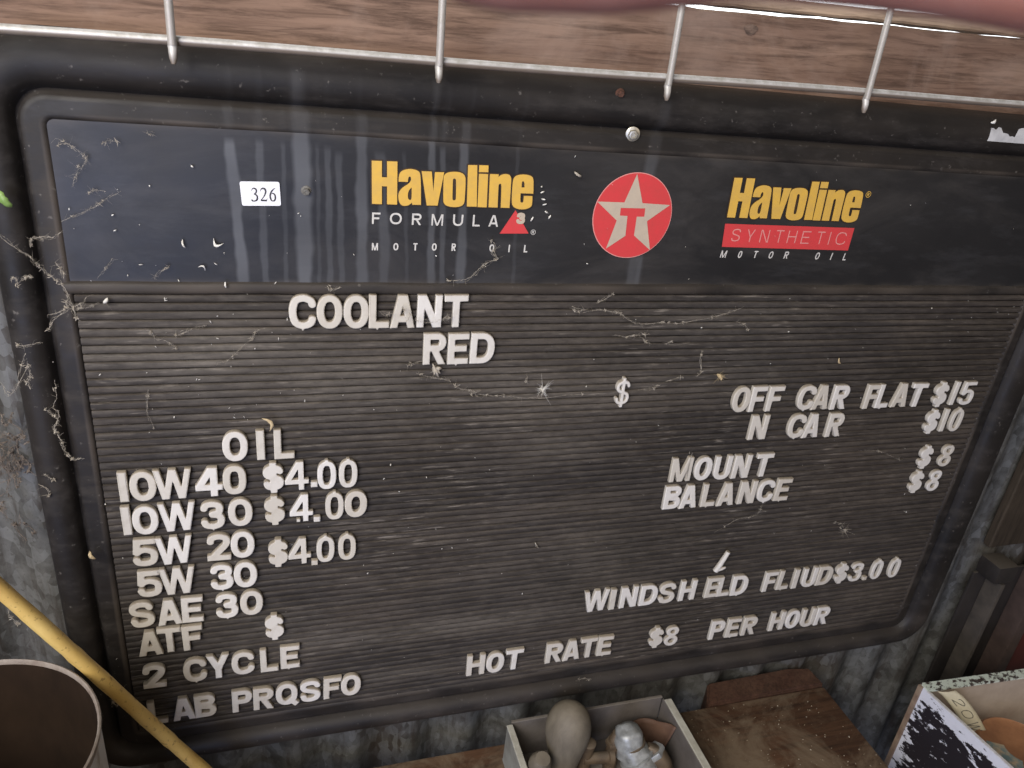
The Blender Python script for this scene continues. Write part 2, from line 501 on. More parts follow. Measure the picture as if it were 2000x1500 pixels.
def loops_mesh(name, loops, extrude=0.0, bevel=0.0, offset=0.0, res=2):
    """flat filled outlines (holes by nesting) -> mesh in the board plane; local x,y are board x,y, local depth is -Y"""
    cu = bpy.data.curves.new(name, 'CURVE')
    cu.dimensions = '2D'; cu.fill_mode = 'FRONT' if extrude == 0 else 'BOTH'
    cu.extrude = extrude; cu.bevel_depth = bevel; cu.bevel_resolution = res; cu.offset = offset
    for l in loops:
        sp = cu.splines.new('POLY')
        sp.points.add(len(l) - 1)
        for k, p in enumerate(l): sp.points[k].co = (p[0], p[1], 0, 1)
        sp.use_cyclic_u = True
    o = bpy.data.objects.new(name + '_tmp', cu)
    COL.objects.link(o)
    dg = bpy.context.evaluated_depsgraph_get()
    me = bpy.data.meshes.new_from_object(o.evaluated_get(dg), depsgraph=dg)
    bpy.data.objects.remove(o); bpy.data.curves.remove(cu)
    me.name = name
    me.materials.clear()
    me.transform(Matrix(((1, 0, 0, 0), (0, 0, -1, 0), (0, 1, 0, 0), (0, 0, 0, 1))))
    me.update()
    return me

def curve_outline(pts):
    """outline with corners; points marked 1 are rounded by corner cutting"""
    P = [(p[0], p[1], len(p) > 2 and p[2]) for p in pts]
    for _ in range(3):
        Q = []
        n = len(P)
        for i, p in enumerate(P):
            if not p[2]: Q.append(p); continue
            a, b = P[i - 1], P[(i + 1) % n]
            Q.append((p[0] + .25 * (a[0] - p[0]), p[1] + .25 * (a[1] - p[1]), 1))
            Q.append((p[0] + .25 * (b[0] - p[0]), p[1] + .25 * (b[1] - p[1]), 1))
        P = Q
    return [(p[0], p[1]) for p in P]

def print_part(name, loops, mat, parent, z, offset=0.0):
    me = loops_mesh(name, loops, offset=offset)
    for v in me.vertices: v.co.y -= z
    return link(name, me, mat, parent)

def text_loops(items, stroke, slant=0.0):
    """items (char, cx, cy, w, h) with one stroke width in metres"""
    out = []
    for ch, cx, cy, w, h in items:
        for l in glyph_loops(ch, w / h, stroke / h):
            out.append([(cx - w / 2 + p[0] * h + slant * (p[1] - .5) * h, cy - h / 2 + p[1] * h) for p in l])
    return out

# ---------------------------------------------------------------- positions on the board, in metres
LETTERS=[('COOLANT', [('C', 0.1755, -0.0145), ('O', 0.1983, -0.0147), ('O', 0.2212, -0.0148), ('L', 0.2414, -0.0146), ('A', 0.2623, -0.0148), ('N', 0.2869, -0.0146), ('T', 0.3115, -0.0147)]), ('RED', [('R', 0.2939, -0.052), ('E', 0.3163, -0.0523), ('D', 0.3399, -0.0522)]), ('lone dollar', [('$', 0.4947, -0.1054)]), ('OFF CAR FLAT', [('O', 0.6407, -0.1202), ('F', 0.6621, -0.1205), ('F', 0.6844, -0.1211), ('C', 0.7265, -0.1217), ('A', 0.7472, -0.1221), ('R', 0.7731, -0.123), ('F', 0.8187, -0.1243), ('L', 0.8352, -0.124), ('A', 0.8605, -0.1241), ('T', 0.8855, -0.125), ('$', 0.9207, -0.1256), ('1', 0.9422, -0.1251), ('5', 0.9625, -0.1259)]), ('N CAR', [('N', 0.6731, -0.1571), ('C', 0.7245, -0.1584), ('A', 0.7457, -0.1589), ('R', 0.7782, -0.1597), ('$', 0.9227, -0.1631), ('1', 0.942, -0.1623), ('0', 0.961, -0.1634)]), ('MOUNT', [('M', 0.5854, -0.2066), ('O', 0.6134, -0.2073), ('U', 0.6389, -0.2082), ('N', 0.6642, -0.2085), ('T', 0.6939, -0.2087), ('$', 0.9341, -0.2149), ('8', 0.9676, -0.2155)]), ('BALANCE', [('B', 0.5819, -0.2436), ('A', 0.6036, -0.2445), ('L', 0.6299, -0.2447), ('A', 0.6537, -0.2458), ('N', 0.6819, -0.2457), ('C', 0.7074, -0.2458), ('E', 0.7313, -0.2462), ('$', 0.9344, -0.2518), ('8', 0.9639, -0.2528)]), ('WINDSH ELD FLIUD', [('W', 0.5097, -0.3849), ('I', 0.5312, -0.3861), ('N', 0.5526, -0.3857), ('D', 0.5795, -0.3862), ('S', 0.6048, -0.3868), ('H', 0.6335, -0.3869), ('E', 0.6692, -0.3873), ('L', 0.6855, -0.3878), ('D', 0.7086, -0.3889), ('F', 0.7544, -0.3897), ('L', 0.7752, -0.3896), ('I', 0.7934, -0.3907), ('U', 0.8149, -0.391), ('D', 0.8394, -0.3909), ('$', 0.8656, -0.3908), ('3', 0.8901, -0.3921), ('.', 0.9083, -0.4052), ('0', 0.9244, -0.3928), ('0', 0.9542, -0.3939)]), ('HOT RATE', [('H', 0.3671, -0.4614), ('O', 0.3909, -0.4619), ('T', 0.4146, -0.4613), ('R', 0.466, -0.4601), ('A', 0.4888, -0.4599), ('T', 0.5109, -0.4598), ('E', 0.5333, -0.4604), ('$', 0.604, -0.4589), ('8', 0.6265, -0.4607), ('P', 0.6934, -0.4612), ('E', 0.7174, -0.4616), ('R', 0.7426, -0.4622), ('H', 0.7855, -0.4615), ('O', 0.81, -0.4619), ('U', 0.8351, -0.4632), ('R', 0.8585, -0.4632)]), ('OIL', [('O', 0.1138, -0.1449), ('I', 0.1359, -0.1451), ('L', 0.1568, -0.1453)]), ('10W40', [('1', 0.0173, -0.1809), ('O', 0.0335, -0.1813), ('W', 0.0585, -0.1812), ('4', 0.0891, -0.1815), ('0', 0.1115, -0.181), ('$', 0.1462, -0.1811), ('4', 0.1674, -0.1812), ('.', 0.1835, -0.192), ('0', 0.1954, -0.1826), ('0', 0.2157, -0.1826)]), ('10W30', [('1', 0.0162, -0.2175), ('O', 0.032, -0.2184), ('W', 0.0595, -0.2173), ('3', 0.0899, -0.2186), ('O', 0.1149, -0.2178), ('$', 0.1462, -0.2183), ('4', 0.1711, -0.2182), ('.', 0.1858, -0.2329), ('0', 0.2028, -0.2191), ('O', 0.2236, -0.2186)]), ('5W 20', [('5', 0.0282, -0.2549), ('W', 0.0539, -0.2552), ('2', 0.0933, -0.2563), ('O', 0.1152, -0.2557), ('$', 0.148, -0.2697), ('4', 0.1685, -0.2702), ('.', 0.1831, -0.2864), ('0', 0.1939, -0.271), ('0', 0.2154, -0.2708)]), ('5W 30', [('5', 0.0285, -0.2921), ('W', 0.0538, -0.2921), ('3', 0.0939, -0.293), ('O', 0.1162, -0.2928)]), ('SAE 30', [('S', 0.0186, -0.3293), ('A', 0.0431, -0.3301), ('E', 0.0644, -0.3299), ('3', 0.0966, -0.3299), ('O', 0.1204, -0.3295)]), ('ATF', [('A', 0.0224, -0.3671), ('T', 0.0406, -0.3656), ('F', 0.0621, -0.3663), ('$', 0.1416, -0.3652)]), ('2 CYCLE', [('2', 0.022, -0.4117), ('C', 0.0613, -0.4107), ('Y', 0.0838, -0.4099), ('C', 0.1085, -0.4098), ('L', 0.1348, -0.4107), ('E', 0.1563, -0.4099)]), ('LAB PRQSFO', [('L', 0.0206, -0.4632), ('A', 0.046, -0.4634), ('B', 0.0677, -0.4635), ('P', 0.105, -0.4642), ('R', 0.1272, -0.4653), ('Q', 0.1515, -0.4638), ('S', 0.1769, -0.4644), ('F', 0.2009, -0.4647), ('O', 0.2213, -0.4641)])]
HAV1=[([(0.23212, 0.11571), (0.24044, 0.1159), (0.24081, 0.10274), (0.24507, 0.10277), (0.24467, 0.11588), (0.25325, 0.116), (0.25421, 0.08042), (0.24575, 0.08045), (0.2453, 0.09533), (0.24101, 0.09531), (0.24142, 0.08038), (0.23314, 0.08033)], []), ([(0.25482, 0.09968), (0.2548, 0.10457, 1), (0.25636, 0.10863, 1), (0.26359, 0.11097, 1), (0.27143, 0.10959, 1), (0.27329, 0.10541, 1), (0.27459, 0.08089), (0.26714, 0.08079), (0.26681, 0.08268), (0.26369, 0.07976, 1), (0.25789, 0.07947, 1), (0.25524, 0.08391, 1), (0.25484, 0.09045, 1), (0.25811, 0.09505, 1), (0.26292, 0.09793, 1), (0.26533, 0.10102, 1), (0.26494, 0.10423, 1), (0.2633, 0.1044, 1), (0.26257, 0.10211, 1), (0.26259, 0.09977)], [[(0.26599, 0.09538), (0.26637, 0.0868, 1), (0.26581, 0.08463, 1), (0.26346, 0.08504, 1), (0.26288, 0.08913, 1), (0.26355, 0.09283, 1)]]), ([(0.27376, 0.10921), (0.28236, 0.1093), (0.28469, 0.09327), (0.28512, 0.10894), (0.29305, 0.10915), (0.28905, 0.08081), (0.27957, 0.08064)], []), ([(0.2929, 0.10101, 1), (0.29276, 0.10711, 1), (0.29721, 0.10983, 1), (0.30692, 0.11013, 1), (0.31163, 0.10741, 1), (0.31229, 0.10102, 1), (0.31254, 0.08854, 1), (0.31238, 0.08264, 1), (0.3078, 0.08011, 1), (0.29919, 0.07998, 1), (0.29406, 0.08241, 1), (0.2935, 0.08865, 1)], [[(0.301, 0.10136, 1), (0.30097, 0.10422, 1), (0.30351, 0.10434, 1), (0.30388, 0.10148, 1), (0.30472, 0.08824, 1), (0.30437, 0.08589, 1), (0.30189, 0.08579, 1), (0.3015, 0.08896, 1)]]), ([(0.31326, 0.1162), (0.32135, 0.11644), (0.32376, 0.08108), (0.31486, 0.08094)], []), ([(0.32306, 0.11652), (0.33122, 0.11668), (0.33157, 0.11095), (0.32329, 0.11073)], []), ([(0.3234, 0.10934), (0.33152, 0.10947), (0.33277, 0.08079), (0.32449, 0.08077)], []), ([(0.33317, 0.10955), (0.34101, 0.10966), (0.34096, 0.10742), (0.34404, 0.11005, 1), (0.35017, 0.11033, 1), (0.35269, 0.10736, 1), (0.3529, 0.10193, 1), (0.35363, 0.08099), (0.34555, 0.08097), (0.34451, 0.09989, 1), (0.34369, 0.10195, 1), (0.34182, 0.10129, 1), (0.34173, 0.09851, 1), (0.3427, 0.08096), (0.33443, 0.08094)], []), ([(0.37433, 0.09431), (0.3734, 0.10449, 1), (0.37207, 0.10966, 1), (0.36297, 0.11092, 1), (0.35501, 0.10889, 1), (0.35423, 0.10282, 1), (0.35483, 0.08843, 1), (0.35625, 0.08177, 1), (0.3651, 0.07947, 1), (0.37394, 0.08203, 1), (0.37423, 0.08742, 1), (0.37376, 0.09214), (0.3657, 0.09209), (0.36598, 0.08798, 1), (0.36556, 0.08598, 1), (0.36337, 0.08616, 1), (0.36282, 0.08872, 1), (0.36248, 0.09427)], [[(0.36283, 0.0993), (0.36258, 0.10318, 1), (0.36318, 0.10506, 1), (0.36498, 0.10413, 1), (0.36551, 0.09941)]])]
HAV2=[([(0.57294, 0.11718), (0.58193, 0.11735), (0.58244, 0.10325), (0.58704, 0.10326), (0.5865, 0.1173), (0.59578, 0.11739), (0.59711, 0.07929), (0.58796, 0.07936), (0.58735, 0.0953), (0.58272, 0.0953), (0.58328, 0.07931), (0.57433, 0.0793)], []), ([(0.59761, 0.09991), (0.59755, 0.10514, 1), (0.5992, 0.10948, 1), (0.607, 0.11195, 1), (0.61549, 0.11044, 1), (0.61753, 0.10595, 1), (0.61914, 0.07969), (0.61109, 0.07962), (0.61071, 0.08164), (0.60737, 0.07853, 1), (0.6011, 0.07825, 1), (0.5982, 0.08302, 1), (0.59771, 0.09002, 1), (0.60121, 0.09493, 1), (0.60638, 0.09799, 1), (0.60896, 0.10129, 1), (0.60851, 0.10473, 1), (0.60674, 0.10492, 1), (0.60597, 0.10247, 1), (0.60601, 0.09996)], [[(0.60972, 0.09525), (0.6102, 0.08606, 1), (0.60962, 0.08374, 1), (0.60707, 0.08419, 1), (0.60641, 0.08857, 1), (0.60711, 0.09253, 1)]]), ([(0.61801, 0.11002), (0.62731, 0.11007), (0.62996, 0.09289), (0.63029, 0.10967), (0.63886, 0.10986), (0.63477, 0.07953), (0.62453, 0.0794)], []), ([(0.63877, 0.10114, 1), (0.63857, 0.10767, 1), (0.64336, 0.11056, 1), (0.65385, 0.11084, 1), (0.65897, 0.1079, 1), (0.65973, 0.10106, 1), (0.66011, 0.08769, 1), (0.65998, 0.08137, 1), (0.65505, 0.07869, 1), (0.64574, 0.07859, 1), (0.64018, 0.08122, 1), (0.63952, 0.0879, 1)], [[(0.64752, 0.10148, 1), (0.64747, 0.10454, 1), (0.65021, 0.10465, 1), (0.65064, 0.10159, 1), (0.65165, 0.08741, 1), (0.6513, 0.08489, 1), (0.64861, 0.0848, 1), (0.64817, 0.0882, 1)]]), ([(0.66065, 0.1173), (0.6694, 0.11752), (0.6723, 0.07965), (0.66268, 0.07954)], []), ([(0.67125, 0.1176), (0.68007, 0.11773), (0.68049, 0.11159), (0.67154, 0.1114)], []), ([(0.67167, 0.10991), (0.68045, 0.11001), (0.68204, 0.07929), (0.67309, 0.07931)], []), ([(0.68224, 0.11008), (0.69071, 0.11016), (0.69068, 0.10777), (0.69398, 0.11057, 1), (0.70061, 0.11083, 1), (0.70336, 0.10764, 1), (0.70363, 0.10183, 1), (0.70459, 0.0794), (0.69586, 0.07942), (0.69458, 0.09968, 1), (0.69367, 0.10189, 1), (0.69166, 0.1012, 1), (0.69158, 0.09822, 1), (0.69278, 0.07942), (0.68384, 0.07944)], []), ([(0.72686, 0.09356), (0.72577, 0.10447, 1), (0.72429, 0.11001, 1), (0.71444, 0.1114, 1), (0.70585, 0.10927, 1), (0.70506, 0.10277, 1), (0.70583, 0.08736, 1), (0.70742, 0.08022, 1), (0.71701, 0.07772, 1), (0.72654, 0.08041, 1), (0.72681, 0.08618, 1), (0.72626, 0.09124), (0.71755, 0.09123), (0.71789, 0.08683, 1), (0.71745, 0.08469, 1), (0.71508, 0.08489, 1), (0.71446, 0.08763, 1), (0.71405, 0.09358)], [[(0.71439, 0.09896), (0.71408, 0.10312, 1), (0.71472, 0.10513, 1), (0.71667, 0.10412, 1), (0.71728, 0.09907)]])]
FORMULA=[('F', 0.23709, 0.06801, 0.00704, 0.00981), ('O', 0.25374, 0.06826, 0.01012, 0.00988), ('R', 0.27175, 0.06821, 0.00826, 0.00996), ('M', 0.2898, 0.06815, 0.01045, 0.01004), ('U', 0.30821, 0.06843, 0.00905, 0.01012), ('L', 0.32471, 0.06849, 0.00661, 0.0102), ('A', 0.34045, 0.06877, 0.00912, 0.01025)]
THREE=[('3', 0.3653, 0.07187, 0.00875, 0.01033)]
OIL1=[('M', 0.23661, 0.04331, 0.00548, 0.00653), ('O', 0.25461, 0.04366, 0.00439, 0.00657), ('T', 0.27162, 0.04391, 0.0036, 0.00662), ('O', 0.28845, 0.04406, 0.00434, 0.00666), ('R', 0.30596, 0.04422, 0.00388, 0.00672), ('O', 0.3411, 0.04418, 0.00454, 0.00682), ('I', 0.35742, 0.04404, 0.00128, 0.00687), ('L', 0.3732, 0.04406, 0.00336, 0.00691)]
REG1=[('R', 0.3786, 0.05955, 0.00539, 0.00519)]
REG2=[('R', 0.73224, 0.10733, 0.00723, 0.00758)]
TRI=[(0.35971, 0.07894), (0.37439, 0.05819), (0.34711, 0.05752)]
SYN=[('S', 0.58927, 0.06198, 0.00952, 0.01265), ('Y', 0.60582, 0.06169, 0.00964, 0.01273), ('N', 0.62214, 0.06165, 0.01015, 0.01281), ('T', 0.6394, 0.0618, 0.0089, 0.0129), ('H', 0.65443, 0.06171, 0.0104, 0.01297), ('E', 0.67091, 0.06148, 0.01012, 0.01305), ('T', 0.68867, 0.06145, 0.00923, 0.01314), ('I', 0.69994, 0.06126, 0.00145, 0.01319), ('C', 0.71403, 0.06141, 0.01254, 0.01327)]
OIL2=[('M', 0.5803, 0.04246, 0.00669, 0.00723), ('O', 0.59916, 0.04242, 0.00436, 0.00728), ('T', 0.61701, 0.04272, 0.00442, 0.00732), ('O', 0.63526, 0.04249, 0.00498, 0.00738), ('R', 0.65356, 0.04261, 0.00484, 0.00743), ('O', 0.6915, 0.04233, 0.00499, 0.00753), ('I', 0.70889, 0.04215, 0.00126, 0.00758), ('L', 0.72597, 0.04196, 0.00384, 0.00763)]
BAR=[(0.57446, 0.07286), (0.72727, 0.07257), (0.72735, 0.04882), (0.57639, 0.04978)]
CIRC=(0.47473, 0.07664, 0.03953)
STAR=[(0.47174, 0.11603), (0.48202, 0.08971), (0.51079, 0.08897), (0.48987, 0.07301), (0.49834, 0.04521), (0.47898, 0.05907), (0.47855, 0.07694), (0.48626, 0.07718), (0.48579, 0.08494), (0.46077, 0.08458), (0.46125, 0.07746), (0.46892, 0.07735), (0.47013, 0.0585), (0.45237, 0.04583), (0.4588, 0.07267), (0.43644, 0.08959), (0.46358, 0.08974)]
STICKER=[(0.12887, 0.09434), (0.15917, 0.09525), (0.16004, 0.07605), (0.13007, 0.07509)]
NUM=[('3', 0.13981, 0.08427), ('2', 0.14685, 0.08454), ('6', 0.15374, 0.08481)]
STREAK=[(0.1227, 0.1251, 0.128, 0.0137, 0.0097, 0.6), (0.1445, 0.1263, 0.1457, 0.0426, 0.0064, 0.3), (0.176, 0.1644, 0.1781, 0.0141, 0.0144, 0.6), (0.197, 0.1234, 0.199, 0.0142, 0.006, 0.3), (0.2055, 0.1199, 0.2089, 0.0143, 0.0061, 0.28), (0.2223, 0.1678, 0.2264, 0.0144, 0.0106, 0.5), (0.2387, 0.1216, 0.2454, 0.0354, 0.0097, 0.3), (0.2807, 0.1362, 0.2871, 0.0148, 0.0074, 0.42), (0.2903, 0.1285, 0.2974, 0.0149, 0.0056, 0.3), (0.3089, 0.1379, 0.3143, 0.015, 0.0095, 0.45), (0.3513, 0.1773, 0.364, 0.0276, 0.0039, 0.15), (0.4843, 0.1392, 0.4841, 0.1141, 0.0124, 0.3), (0.4899, 0.0393, 0.4906, 0.0214, 0.0076, 0.4), (0.1625, 0.1254, 0.1629, 0.014, 0.0042, 0.2), (0.1891, 0.125, 0.19, 0.0142, 0.0034, 0.18), (0.2588, 0.1227, 0.2654, 0.0147, 0.0036, 0.15)]
WEBS={'header': [[(0.3005, 0.0145, 0.006), (0.3193, 0.0161, 0.006), (0.3309, 0.0263, 0.006), (0.3385, 0.0321, 0.006), (0.3464, 0.0351, 0.006), (0.3409, 0.0417, 0.006), (0.3444, 0.0455, 0.006), (0.339, 0.0519, 0.006)], [(0.1966, 0.0083, 0.006), (0.2009, 0.0055, 0.006), (0.2087, 0.0084, 0.006)]], 'headleft': [[(0.0001, 0.0596, 0.006), (0.0167, 0.068, 0.006), (0.024, 0.0709, 0.006), (0.0317, 0.0771, 0.006), (0.043, 0.0837, 0.006)], [(0.02, 0.0812, 0.006), (0.0256, 0.0841, 0.006), (0.0324, 0.0833, 0.006)], [(0.034, 0.1183, 0.006), (0.0401, 0.1212, 0.006), (0.0451, 0.1204, 0.006)], [(0.0656, 0.1278, 0.006), (0.0701, 0.1273, 0.006)], [(0.0042, 0.1205, 0.006), (0.0142, 0.1161, 0.006), (0.0208, 0.1095, 0.006), (0.0224, 0.1062, 0.006), (0.0171, 0.0993, 0.006)], [(0.0103, 0.0858, 0.006), (0.014, 0.0935, 0.006), (0.0175, 0.1023, 0.006)], [(0.0041, 0.1151, 0.006), (0.0104, 0.1173, 0.006), (0.0171, 0.1122, 0.006)], [(0.0191, 0.014, 0.006), (0.0319, 0.0309, 0.006)], [(0.0606, 0.0134, 0.006), (0.0613, 0.0173, 0.006), (0.0722, 0.0251, 0.006)]], 'corner': [[(-0.0421, 0.0571, 0.02), (-0.0355, 0.0477, 0.02), (-0.0267, 0.0402, 0.02), (-0.0214, 0.0355, 0.02), (-0.0167, 0.0285, 0.02), (-0.0128, 0.0245, 0.02), (-0.0078, 0.0185, 0.02), (-0.0032, 0.0144, 0.02), (0.0022, -0.0035, 0.02)], [(-0.0195, 0.0442, 0.02), (-0.0169, 0.0501, 0.02), (-0.0051, 0.0511, 0.02), (0.0015, 0.0548, 0.02)], [(-0.005, 0.0318, 0.02), (-0.0011, 0.0246, 0.02), (-0.0012, 0.0185, 0.02)], [(0.0022, -0.0035, 0.02), (0.0054, -0.0065, 0.02), (0.0124, 0.0041, 0.02)], [(-0.0048, 0.002, 0.02), (-0.001, -0.001, 0.02), (0.0021, -0.0044, 0.02), (0.0036, -0.015, 0.02)], [(-0.0163, -0.0106, 0.02), (-0.0061, -0.0077, 0.02), (-0.0001, -0.0022, 0.02)], [(-0.0171, -0.0234, 0.02), (-0.0103, -0.0128, 0.02), (0.0089, -0.001, 0.02)], [(-0.0369, 0.0171, 0.02), (-0.0327, 0.0183, 0.02), (-0.0323, 0.0122, 0.02)], [(-0.0295, 0.0171, 0.02), (-0.0246, 0.0204, 0.02), (-0.0231, 0.0196, 0.02)], [(-0.0415, -0.0346, 0.02), (-0.0365, -0.036, 0.02), (-0.0237, -0.0332, 0.02)], [(-0.0359, -0.0492, 0.02), (-0.0351, -0.0626, 0.02), (-0.0386, -0.067, 0.02), (-0.0367, -0.0739, 0.02)], [(-0.0569, -0.0664, 0.02), (-0.0517, -0.0779, 0.02), (-0.0355, -0.0536, 0.02)], [(-0.0443, -0.0646, 0.02), (-0.0357, -0.0426, 0.02)]], 'rail': [[(-0.0208, -0.0701, 0.012), (-0.0217, -0.0855, 0.012), (-0.0256, -0.0948, 0.012), (-0.0228, -0.0988, 0.012), (-0.0224, -0.1046, 0.012), (-0.0273, -0.1155, 0.012), (-0.0255, -0.1191, 0.012), (-0.0232, -0.1306, 0.012), (-0.0207, -0.1409, 0.012), (-0.0162, -0.1458, 0.012), (-0.0083, -0.1454, 0.012)], [(-0.0315, -0.0969, 0.012), (-0.026, -0.103, 0.012), (-0.0237, -0.106, 0.012)], [(-0.0412, -0.1583, 0.012), (-0.0345, -0.1656, 0.012)], [(-0.0465, -0.1682, 0.012), (-0.0407, -0.174, 0.012), (-0.0406, -0.1819, 0.012)]], 'panelleft': [[(0.0011, -0.0116, 0.004), (0.0104, -0.0103, 0.004), (0.0183, -0.006, 0.004)], [(0.0221, -0.0052, 0.004), (0.0236, -0.0087, 0.004)], [(0.0498, -0.0308, 0.004), (0.0535, -0.0331, 0.004), (0.0569, -0.0387, 0.004), (0.062, -0.0388, 0.004)], [(0.0626, -0.0402, 0.004), (0.0683, -0.0436, 0.004), (0.0719, -0.0484, 0.004)], [(0.1036, -0.0616, 0.004), (0.112, -0.0599, 0.004), (0.1231, -0.0485, 0.004), (0.1318, -0.04, 0.004), (0.1363, -0.0334, 0.004), (0.1449, -0.0297, 0.004)], [(0.0709, -0.0357, 0.004), (0.079, -0.0335, 0.004), (0.0853, -0.0299, 0.004)], [(0.0467, -0.0851, 0.004), (0.0437, -0.1048, 0.004), (0.0473, -0.1228, 0.004)], [(0.0874, -0.029, 0.004), (0.0955, -0.0272, 0.004)]], 'panelright': [[(0.4263, -0.0122, 0.004), (0.4329, -0.0138, 0.004), (0.4439, -0.0159, 0.004), (0.4545, -0.0149, 0.004), (0.4741, -0.0177, 0.004), (0.4845, -0.0232, 0.004), (0.4986, -0.0299, 0.004), (0.5083, -0.0305, 0.004), (0.524, -0.0291, 0.004), (0.5417, -0.0304, 0.004)], [(0.4507, -0.0081, 0.004), (0.4607, -0.0028, 0.004), (0.4677, 0.0035, 0.004)], [(0.4262, -0.0111, 0.004), (0.4322, -0.0164, 0.004), (0.4425, -0.0138, 0.004)], [(0.4755, -0.0422, 0.004), (0.4899, -0.0441, 0.004), (0.5009, -0.0426, 0.004), (0.5139, -0.0417, 0.004)], [(0.5072, -0.0455, 0.004), (0.5121, -0.0501, 0.004), (0.5183, -0.0525, 0.004)], [(0.5335, -0.0528, 0.004), (0.5427, -0.049, 0.004)], [(0.5417, -0.0304, 0.004), (0.5759, -0.0251, 0.004), (0.5986, -0.0197, 0.004), (0.6164, -0.013, 0.004)], [(0.6119, -0.0288, 0.004), (0.6235, -0.033, 0.004), (0.6294, -0.0389, 0.004)], [(0.5125, -0.1047, 0.004), (0.53, -0.103, 0.004), (0.5353, -0.0996, 0.004)], [(0.579, -0.0909, 0.004), (0.5838, -0.0851, 0.004), (0.5791, -0.0701, 0.004), (0.5795, -0.0613, 0.004)], [(0.5435, -0.0957, 0.004), (0.5636, -0.0904, 0.004)]], 'red': [[(0.2688, -0.0731, 0.005), (0.271, -0.0679, 0.005), (0.2853, -0.0641, 0.005)], [(0.2772, -0.0765, 0.005), (0.2886, -0.0807, 0.005), (0.2961, -0.0825, 0.005), (0.3087, -0.0851, 0.005), (0.3113, -0.0874, 0.005)], [(0.3156, -0.0908, 0.005), (0.322, -0.0955, 0.005), (0.3297, -0.0969, 0.005), (0.335, -0.0988, 0.005), (0.3391, -0.1045, 0.005)], [(0.3389, -0.1017, 0.005), (0.3536, -0.104, 0.005), (0.3696, -0.1053, 0.005), (0.3831, -0.1076, 0.005), (0.4076, -0.1087, 0.005), (0.435, -0.1069, 0.005), (0.4861, -0.1067, 0.005)], [(0.3881, -0.0896, 0.005), (0.3885, -0.084, 0.005)], [(0.3327, -0.1015, 0.005), (0.3426, -0.0974, 0.005)]], 'low': [[(0.7126, -0.2518, 0.005), (0.7095, -0.2663, 0.005), (0.7059, -0.2794, 0.005), (0.694, -0.2835, 0.005), (0.6788, -0.2857, 0.005), (0.6662, -0.2919, 0.005), (0.6509, -0.3015, 0.005)], [(0.8267, -0.3049, 0.005), (0.8403, -0.3104, 0.005), (0.8544, -0.3281, 0.005)], [(0.839, -0.3183, 0.005), (0.843, -0.3066, 0.005)], [(0.5027, -0.5157, 0.005), (0.5129, -0.5133, 0.005), (0.5245, -0.5201, 0.005), (0.5348, -0.5402, 0.005)], [(0.8249, -0.1987, 0.005), (0.8607, -0.2027, 0.005), (0.8886, -0.2142, 0.005), (0.8983, -0.2187, 0.005)]], 'stick': [[(-0.0622, -0.2279, 0.09), (-0.0588, -0.2337, 0.09), (-0.0607, -0.2413, 0.09), (-0.0591, -0.247, 0.09)], [(-0.0597, -0.2442, 0.09), (-0.0577, -0.2499, 0.09), (-0.0551, -0.252, 0.09)], [(-0.0429, -0.2617, 0.09), (-0.0395, -0.2645, 0.09)], [(0.0032, -0.3534, 0.09), (0.0064, -0.3465, 0.09), (0.0082, -0.3375, 0.09)], [(0.0078, -0.3343, 0.09), (0.0115, -0.3382, 0.09)], [(0.0042, -0.3555, 0.09), (0.0069, -0.358, 0.09)], [(0.0021, -0.3487, 0.09), (0.004, -0.3574, 0.09)]], 'coolant': [[(0.2423, -0.0143, 0.013), (0.2469, -0.0153, 0.013), (0.2513, -0.0138, 0.013)], [(0.2602, -0.0081, 0.013), (0.2626, -0.011, 0.013), (0.2648, -0.0091, 0.013)], [(0.2672, -0.011, 0.013), (0.2674, -0.0169, 0.013), (0.2653, -0.0198, 0.013)], [(0.2732, -0.0208, 0.013), (0.2816, -0.0229, 0.013), (0.291, -0.022, 0.013), (0.3003, -0.0191, 0.013), (0.3073, -0.0172, 0.013)], [(0.298, -0.0206, 0.013), (0.3023, -0.0147, 0.013)]], 'ledge': [[(0.0029, 0.0014, 0.0045), (0.0156, 0.0014, 0.0045), (0.0285, 0.0014, 0.0045), (0.0415, 0.0014, 0.0045), (0.0548, 0.0014, 0.0045), (0.0682, 0.0014, 0.0045), (0.0817, 0.0014, 0.0045), (0.0954, 0.0014, 0.0045), (0.1093, 0.0014, 0.0045), (0.1234, 0.0014, 0.0045), (0.1377, 0.0014, 0.0045), (0.1522, 0.0014, 0.0045), (0.1668, 0.0014, 0.0045), (0.1816, 0.0014, 0.0045)], [(0.0089, -0.0381, 0.0035), (0.0183, -0.0383, 0.0035), (0.0278, -0.0384, 0.0035), (0.0374, -0.0386, 0.0035), (0.047, -0.0388, 0.0035), (0.0568, -0.0389, 0.0035)]]}
SPOTS={'seedfluff': (0.406, -0.0983, 0.006), 'creamfluff': (0.6057, -0.0903, 0.006), 'wad': (0.2963, -0.0735, 0.006), 'chip': (0.7556, -0.078, 0.005), 'moth': (0.1086, 0.0425, 0.004), 'husk': (0.0837, 0.0433, 0.004), 'husk2': (0.0978, 0.0252, 0.004), 'husk3': (0.1139, 0.0098, 0.006), 'pin': (0.4237, -0.2947, 0.004), 'dash': (0.4133, 0.1129, 0.004), 'feather': (0.1461, -0.1203, 0.009), 'cocoon': (0.0233, -0.004, 0.006), 'leaf': (-0.0313, 0.078, 0.02), 'greyfluff': (0.8473, -0.3192, 0.005), 'wallclump': (-0.0818, -0.1658, -0.035), 'wallclump2': (-0.0837, -0.1983, -0.035), 'bit1': (-0.0155, -0.2486, 0.012), 'fallen': (0.6712, -0.3449, 0.008), 'stray': (0.1681, -0.2333, 0.006), 'nib': (0.8421, 0.1871, 0.018)}
